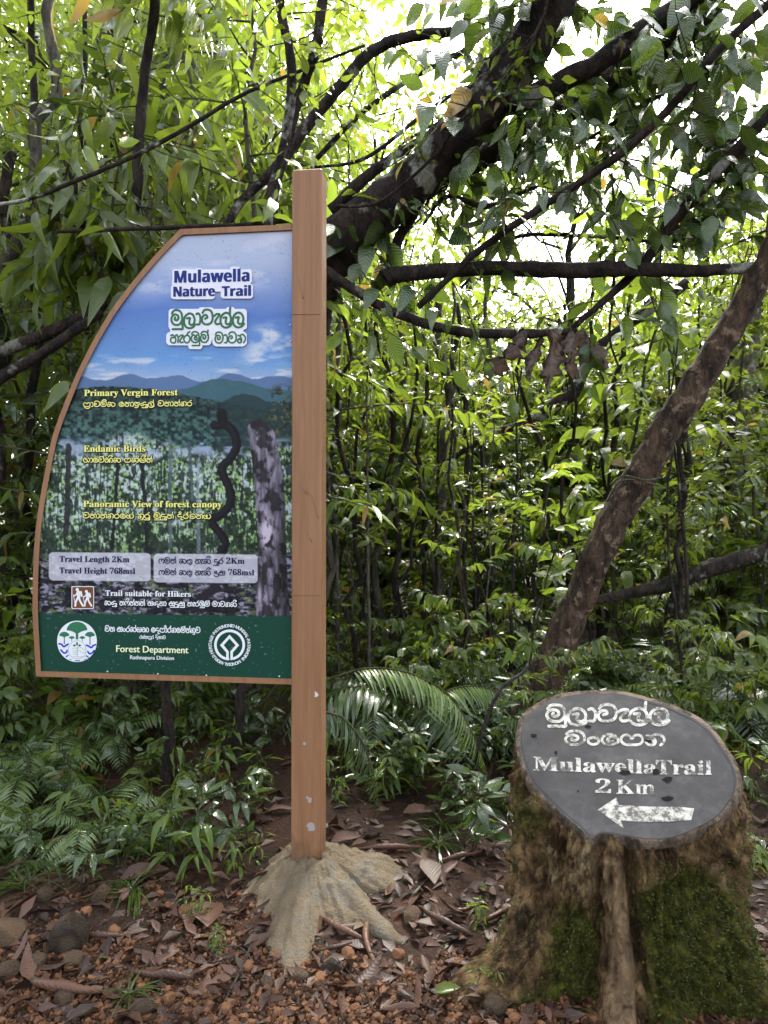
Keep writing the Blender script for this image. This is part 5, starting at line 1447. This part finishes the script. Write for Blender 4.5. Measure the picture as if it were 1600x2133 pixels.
# ---- dry leaves caught on the vine -------------------------------------------
for i, (x, y, l, w, hd) in enumerate(((1095,690,.34,.11,(-.55,-.5)), (1140,690,.36,.10,(.05,-1)), (1120,698,.30,.07,(-.15,-1)), (1190,690,.30,.08,(.15,-1)), (1210,685,.24,.10,(.5,-.8)), (1225,680,.30,.07,(.25,-1)), (1175,690,.22,.09,(-.4,-1)))):
    r = np.random.default_rng(800+i); p = at(x, y, 4.15 + .03*i); mb = MB(); V, UV = [], []; n, k = 18, 9
    ax = norm([hd[0], .15*r.normal(), hd[1]]); sd = norm(np.cross(ax, [0, 1, .2])); up_ = np.cross(ax, sd)
    for a in range(n):
        t = a/(n-1); c = p + ax*l*t + sd*.03*sin(3*t+i) + up_*.03*sin(4*t+2*i); tw = .5*sin(2.2*t + i); ww = .8*w*np.sin(pi*(t*.93+.04))**.7*(1 + .35*sin(9*t+i*2) + .3*r.normal()*(0 < a < n-1))
        for b in range(k):
            u = b/(k-1)*2-1; cu = 1.3 + .7*sin(i)
            q = sd*sin(u*cu)*ww/cu + up_*(cos(u*cu)-1)*ww/cu + (sd*cos(b*1.7+a)+up_*sin(b*2.3+a*.9))*.012*(abs(u) > .2)
            V.append(c + q*cos(tw) + np.cross(ax, q)*sin(tw)); UV.append((t, u))
    mb.add(V, [(a*k+b, a*k+b+1, (a+1)*k+b+1, (a+1)*k+b) for a in range(n-1) for b in range(k-1)], UV, r.random())
    mb.tube([p + np.array([0, .03, .06]), p + ax*.02], [.003, .003], 5)
    o = mb.build('dead_leaf', M['hang']); tag(o, 'large curled grey brown dead leaf hanging from the arching vine', 'leaf', 'dead leaves hanging on the vine')
# single pale and red leaves worth telling apart
def one_leaf(px, py, Y, L_, d, n, tpl, m, label, tint=.5, cat='leaf'):
    mb = MB(); add_leaves(mb, tpl, [at(px, py, Y)], [d], [n], [L_], [tint])
    tag(mb.build('leaf', m), label, cat)
# ---- forest litter -----------------------------------------------------------
T_FLAT = leaf_template(.42, 5, .12, .25, wave=.02); T_FL2 = leaf_template(.34, 5, -.2, -.25, wave=.03)
LP = []
for k in range(6):
    r = np.random.default_rng(820+k); mb = MB()
    add_leaves(mb, (T_FLAT, T_FL2)[k % 2], [(0, 0, .006)], [(1, 0, .05)], [(r.normal()*.2, r.normal()*.25, 1)], [1.0], [r.random()])
    LP.append(mb)
lm = []
for k, mb in enumerate(LP):
    lm.append(mb.build('fallen_leaf', M['dead'] if k % 3 else M['litter']))
cnt = 0; r = np.random.default_rng(830)
while cnt < 260:
    px, py = r.uniform(-20, 1620), r.uniform(1640, 2150)
    p = onground(px, py)
    if math.hypot(p[0]-sb[0], p[1]-sb[1]) < .5: continue
    k = cnt if cnt < 6 else None
    o = lm[cnt] if cnt < 6 else lm[r.integers(6)].copy()
    if cnt >= 6: COL.objects.link(o)
    s = (.05 + .11*r.random()**1.5)*(1.2 if py < 1900 else .9)
    o.location = p + np.array([0, 0, .006 + .01*r.random()]); o.rotation_euler = (r.normal(0, .25), r.normal(0, .25), r.uniform(0, 6.28)); o.scale = (s, s*r.uniform(.7, 1.1), s)
    zn = 'left of the footing' if px < 520 else 'between the footing and the stump' if px < 1080 else 'right of the stump'
    tag(o, f'small wet brown dead leaf lying on the ground {zn}', 'leaf', f'fallen leaves {zn}'); cnt += 1
mb = MB(); n = 5200
px, py = r.uniform(-250, 1850, n), 1440 + 700*r.random(n)**.85
O = np.array([onground(a, b) for a, b in zip(px, py)]) + [0, 0, .004]
az = r.uniform(0, 6.28, n)
add_leaves(mb, T_LOW, O, np.stack([np.cos(az), np.sin(az), r.normal(.1, .25, n)], 1), r.normal(0, .45, (n, 3)) + [0, 0, 1], .02 + .10*r.random(n)**1.6, r.random(n))
mb.build('leaf_litter', M['litter'])['kind'] = 'stuff'
# rolled dead leaves with ribs
def rolled(px, py, px2, py2, w, tint_, label, h=.02):
    a, b = onground(px, py), onground(px2, py2)
    Lr = np.linalg.norm(b - a); mid_ = (a + b)/2
    n, k = 26, 11
    ax = norm(b - a); sd = norm(np.cross(ax, [0, 0, 1.])); mb = MB(); V, UV = [], []
    for i in range(n):
        t = i/(n-1); rad = .8*w*np.sin(pi*np.clip(t*.9+.06, 0, 1))**.45*(1 + .03*sin(t*70 + tint_*9) + .7*(float(fbm(np.array([t*5 + px]), np.array([py*1.])  )[0]) - .5))
        c = a + (b-a)*t + np.array([0, 0, rad*.9 + h*sin(pi*t)*.6]) + sd*.03*sin(t*3)
        for j in range(k):
            th_ = -2.3 + (5.0 + .7*sin(t*9+px))*j/(k-1); rr = rad*(1 - .38*j/(k-1) + .16*sin(t*13 + j)*(j in (0, k-1)))
            V.append(c + sd*sin(th_)*rr + np.array([0, 0, cos(th_)*rr])); UV.append((t, j/(k-1)*2-1))
    mb.add(V, [(i*k+j, i*k+j+1, (i+1)*k+j+1, (i+1)*k+j) for i in range(n-1) for j in range(k-1)], UV, tint_)
    tag(mb.build('rolled_leaf', M['dead']), label, 'leaf')
for a in ((70,2055,215,2070,.030,.9,'rolled brown dead leaf with pale ribs, leftmost at the bottom edge'), (275,2030,405,2040,.020,.25,'rolled dark grey dead leaf lying beside the small grass tuft'), (175,1952,262,1952,.016,.2,'rolled dark dead leaf just right of the grey stone'),
          (662,1912,768,1962,.017,.85,'long rolled reddish dead leaf lying against the front of the cement footing'), (772,1915,785,2015,.017,.95,'rolled tan dead leaf standing across the end of the long reddish one'), (745,1772,880,1768,.018,.7,'rolled brown dead leaf behind the footing on its right'),
          (920,1795,1010,1775,.017,.75,'rolled brown dead leaf below the palm frond left of the stump'), (865,1890,985,1950,.018,.3,'curved dark rolled leaf between the loose stone and the stump'), (920,1912,1015,1880,.016,.4,'ribbed dark rolled leaf curving up towards the stump'), (650,1985,740,1965,.012,.1,'black twig like rolled leaf at the tip of the footing'), (990,1930,1060,1890,.015,.6,'rolled brown leaf touching the left root of the stump')):
    rolled(*a)
def flatleaf(px, py, s, az, tint_, label, m='dead', tpl=None):
    mb = MB(); p = onground(px, py, .018)
    add_leaves(mb, tpl or T_FLAT, [p], [(cos(az), sin(az), .12)], [(.1, -.35, 1)], [s], [tint_]); tag(mb.build('fallen_leaf', M[m]), label, 'leaf')
flatleaf(432, 1940, .17, 1.8, .6, 'broad brown dead leaf lying left of the cement footing', tpl=leaf_template(.7, 6, .1, .2, wave=.02))
flatleaf(905, 1850, .22, 1.7, .95, 'torn pale grey brown dead leaf lying right of the footing', 'hang')
flatleaf(690, 1760, .15, .3, .8, 'reddish dead leaf lying behind the post'); flatleaf(840, 1700, .17, .1, .8, 'orange brown dead leaf under the palm frond')
flatleaf(1005, 1865, .06, 1.2, .9, 'single yellow green leaf lying left of the stump', 'leaf_bright'); flatleaf(905, 2078, .09, .2, .95, 'pale green fallen leaf on the gravel at the bottom', 'leaf_bright')
flatleaf(250, 1840, .2, .4, .35, 'dark dead leaf lying under the shrub on the left'); flatleaf(60, 1950, .12, 2.8, .5, 'dead leaf beside the tan stone at the left edge')
# ---- stones and gravel -------------------------------------------------------
def stone(c, s, seed, mb, tint_=None, sub=3):
    import bmesh
    bm = bmesh.new(); bmesh.ops.create_icosphere(bm, subdivisions=sub, radius=1)
    V = np.array([v.co[:] for v in bm.verts]); F = [tuple(v.index for v in f.verts) for f in bm.faces]; bm.free()
    r = np.random.default_rng(seed)
    for _ in range(7):
        n_ = norm(r.normal(0, 1, 3)); d = r.uniform(.6, .85); e = V @ n_ - d; V = V - np.where(e > 0, e, 0)[:, None]*n_*.9
    V = V*(1 + .14*(fbm(V[:, 0]*2+seed, V[:, 1]*2, V[:, 2]*2, o=3, seed=seed) - .5))[:, None]
    V = V*np.asarray(s) ; a = r.uniform(0, 6.28)
    V = np.stack([V[:, 0]*cos(a)-V[:, 1]*sin(a), V[:, 0]*sin(a)+V[:, 1]*cos(a), V[:, 2]], 1)
    mb.add(V + c, F, tint=r.random() if tint_ is None else tint_)
ST = [(150,2008,.058,.5,'rounded brown stone in front of the grey stone'), (145,1965,.085,.15,'upright dark grey brown stone at the left'), (15,1955,.09,.85,'flat tan stone at the left edge'), (75,2010,.048,.5,'mossy stone left of the rounded brown one'), (15,2030,.055,.4,'brown stone at the left edge near the bottom'), (135,2085,.046,.35,'greenish stone below the rolled brown leaf'), (298,2110,.05,.3,'dull green stone at the bottom below the grass tuft'),
      (858,1918,.062,.55,'loose cube like brown stone between the footing and the stump'), (630,1985+10,.03,.7,'red stone at the front tip of the footing'), (725,1990,.034,.75,'small red stone right of the footing tip'), (830,1990,.03,.8,'small orange stone in front of the loose brown stone'), (690,2020,.05,.1,'flat grey stone in front of the footing'), (625,2040,.036,.5,'red brown stone below the footing'), (555,2050,.034,.3,'dull stone below the footing, left of the red brown one'),
      (665,2045,.036,.8,'orange stone on the gravel below the footing'), (210,1870,.06,.5,'half buried brown stone under the undergrowth on the left'), (390,1905,.05,.7,'tan stone behind the broad dead leaf'), (180,1900,.03,1,'pale stone behind the rolled dark leaf'), (90,1870,.06,.3,'dark stone in the grass at the left'), (1030,2100,.05,.3,'mossy stone at the foot of the stump'), (1075,2125,.032,.8,'red stone at the foot of the stump'), (240,1945,.04,.8,'orange flat stone in front of the dark leaf'), (1590,2040,.06,.6,'brown stone at the right edge beside the stump'), (520,2015,.03,.85,'orange stone left of the footing tip'), (350,2085,.03,.7,'small orange stone near the bottom left of centre'), (470,2105,.028,.9,'small pale orange stone at the bottom')]
for i, (px, py, s, t, lb) in enumerate(ST):
    mb = MB(); p = onground(px, py); rr = np.random.default_rng(900+i)
    s *= .82; stone(p + [0, 0, s*.22], (s*rr.uniform(.85, 1.1), s*rr.uniform(.7, 1), s*(.75 if i != 1 else 1.3)), 900+i, mb, t)
    tag(mb.build('stone', M['stone'] if t < .65 or s > .05 else M['gravel'], smooth=False), lb, 'stone')
mb = MB(); r = np.random.default_rng(950); N_ = 15000
import bmesh
bm = bmesh.new(); bmesh.ops.create_icosphere(bm, subdivisions=1, radius=1); IV = np.array([v.co[:] for v in bm.verts]); IF = np.array([[v.index for v in f.verts] for f in bm.faces]); bm.free()
px = r.uniform(-250, 1850, N_*4); py = 1800 + 370*r.random(N_*4)**.7
den = fbm(px/160, py/70, o=3, seed=951) + .35*sstep(1900, 2100, py) - .25*sstep(560, 900, px)*sstep(2050, 1900, py)
px, py = px[den > .58][:N_], py[den > .58][:N_]; N_ = len(px)
O = np.array([onground(a, b) for a, b in zip(px, py)])
s = .002 + .011*r.random(N_)**4 + .003*r.random(N_)
V = IV[None]*(1 + .75*(r.random((N_, len(IV), 1)) - .5))*(s[:, None, None]*r.uniform(.6, 1.2, (N_, 1, 3))) + O[:, None] + np.array([0, 0, 1])*(s*.3)[:, None, None]
mb.add(V.reshape(-1, 3), (IF[None] + (np.arange(N_)*len(IV))[:, None, None]).reshape(-1, 3).tolist(), tint=np.repeat(r.random(N_), len(IV)))
mb.build('gravel', M['gravel'], smooth=False)['kind'] = 'stuff'
# twigs
for i, (P, w) in enumerate((([(530,1960),(500,2030),(470,2090),(455,2133)],5), ([(60,2000),(100,1960),(150,1900)],5), ([(690,1990),(750,2060),(790,2130)],3), ([(1000,2060),(1040,2090),(1060,2100)],5), ([(700,1640),(800,1600),(900,1560),(980,1520)],9), ([(860,1870),(900,1830),(960,1800)],6), ([(440,1990),(500,1980),(560,2060)],4), ([(820,2075),(900,2110),(930,2125)],4), ([(300,1700),(380,1660),(480,1650)],6))):
    mb = MB(); Q = catmull([tuple(onground(a, b, .012)) for a, b in P], 6); mb.tube(Q, np.linspace(w/FPX*2.6/2, w/FPX*2.6/4, len(Q)), 6, rough=.2, seed=i)
    tag(mb.build('fallen_twig', M['bark'] if i % 2 else M['bark_grey']), ['thin curved twig below the left of the footing', 'twig between the stones at the left edge', 'thin twig on the gravel below the footing', 'dark twig at the left foot of the stump', 'long stick lying behind the post under the palm frond', 'stick beside the torn pale leaf', 'bent twig left of the footing', 'short twig at the bottom edge', 'stick under the plants below the board'][i], 'twig')
for o in bpy.data.objects:
    for k_ in ('_org', 'used_'):
        if k_ in o: del o[k_]
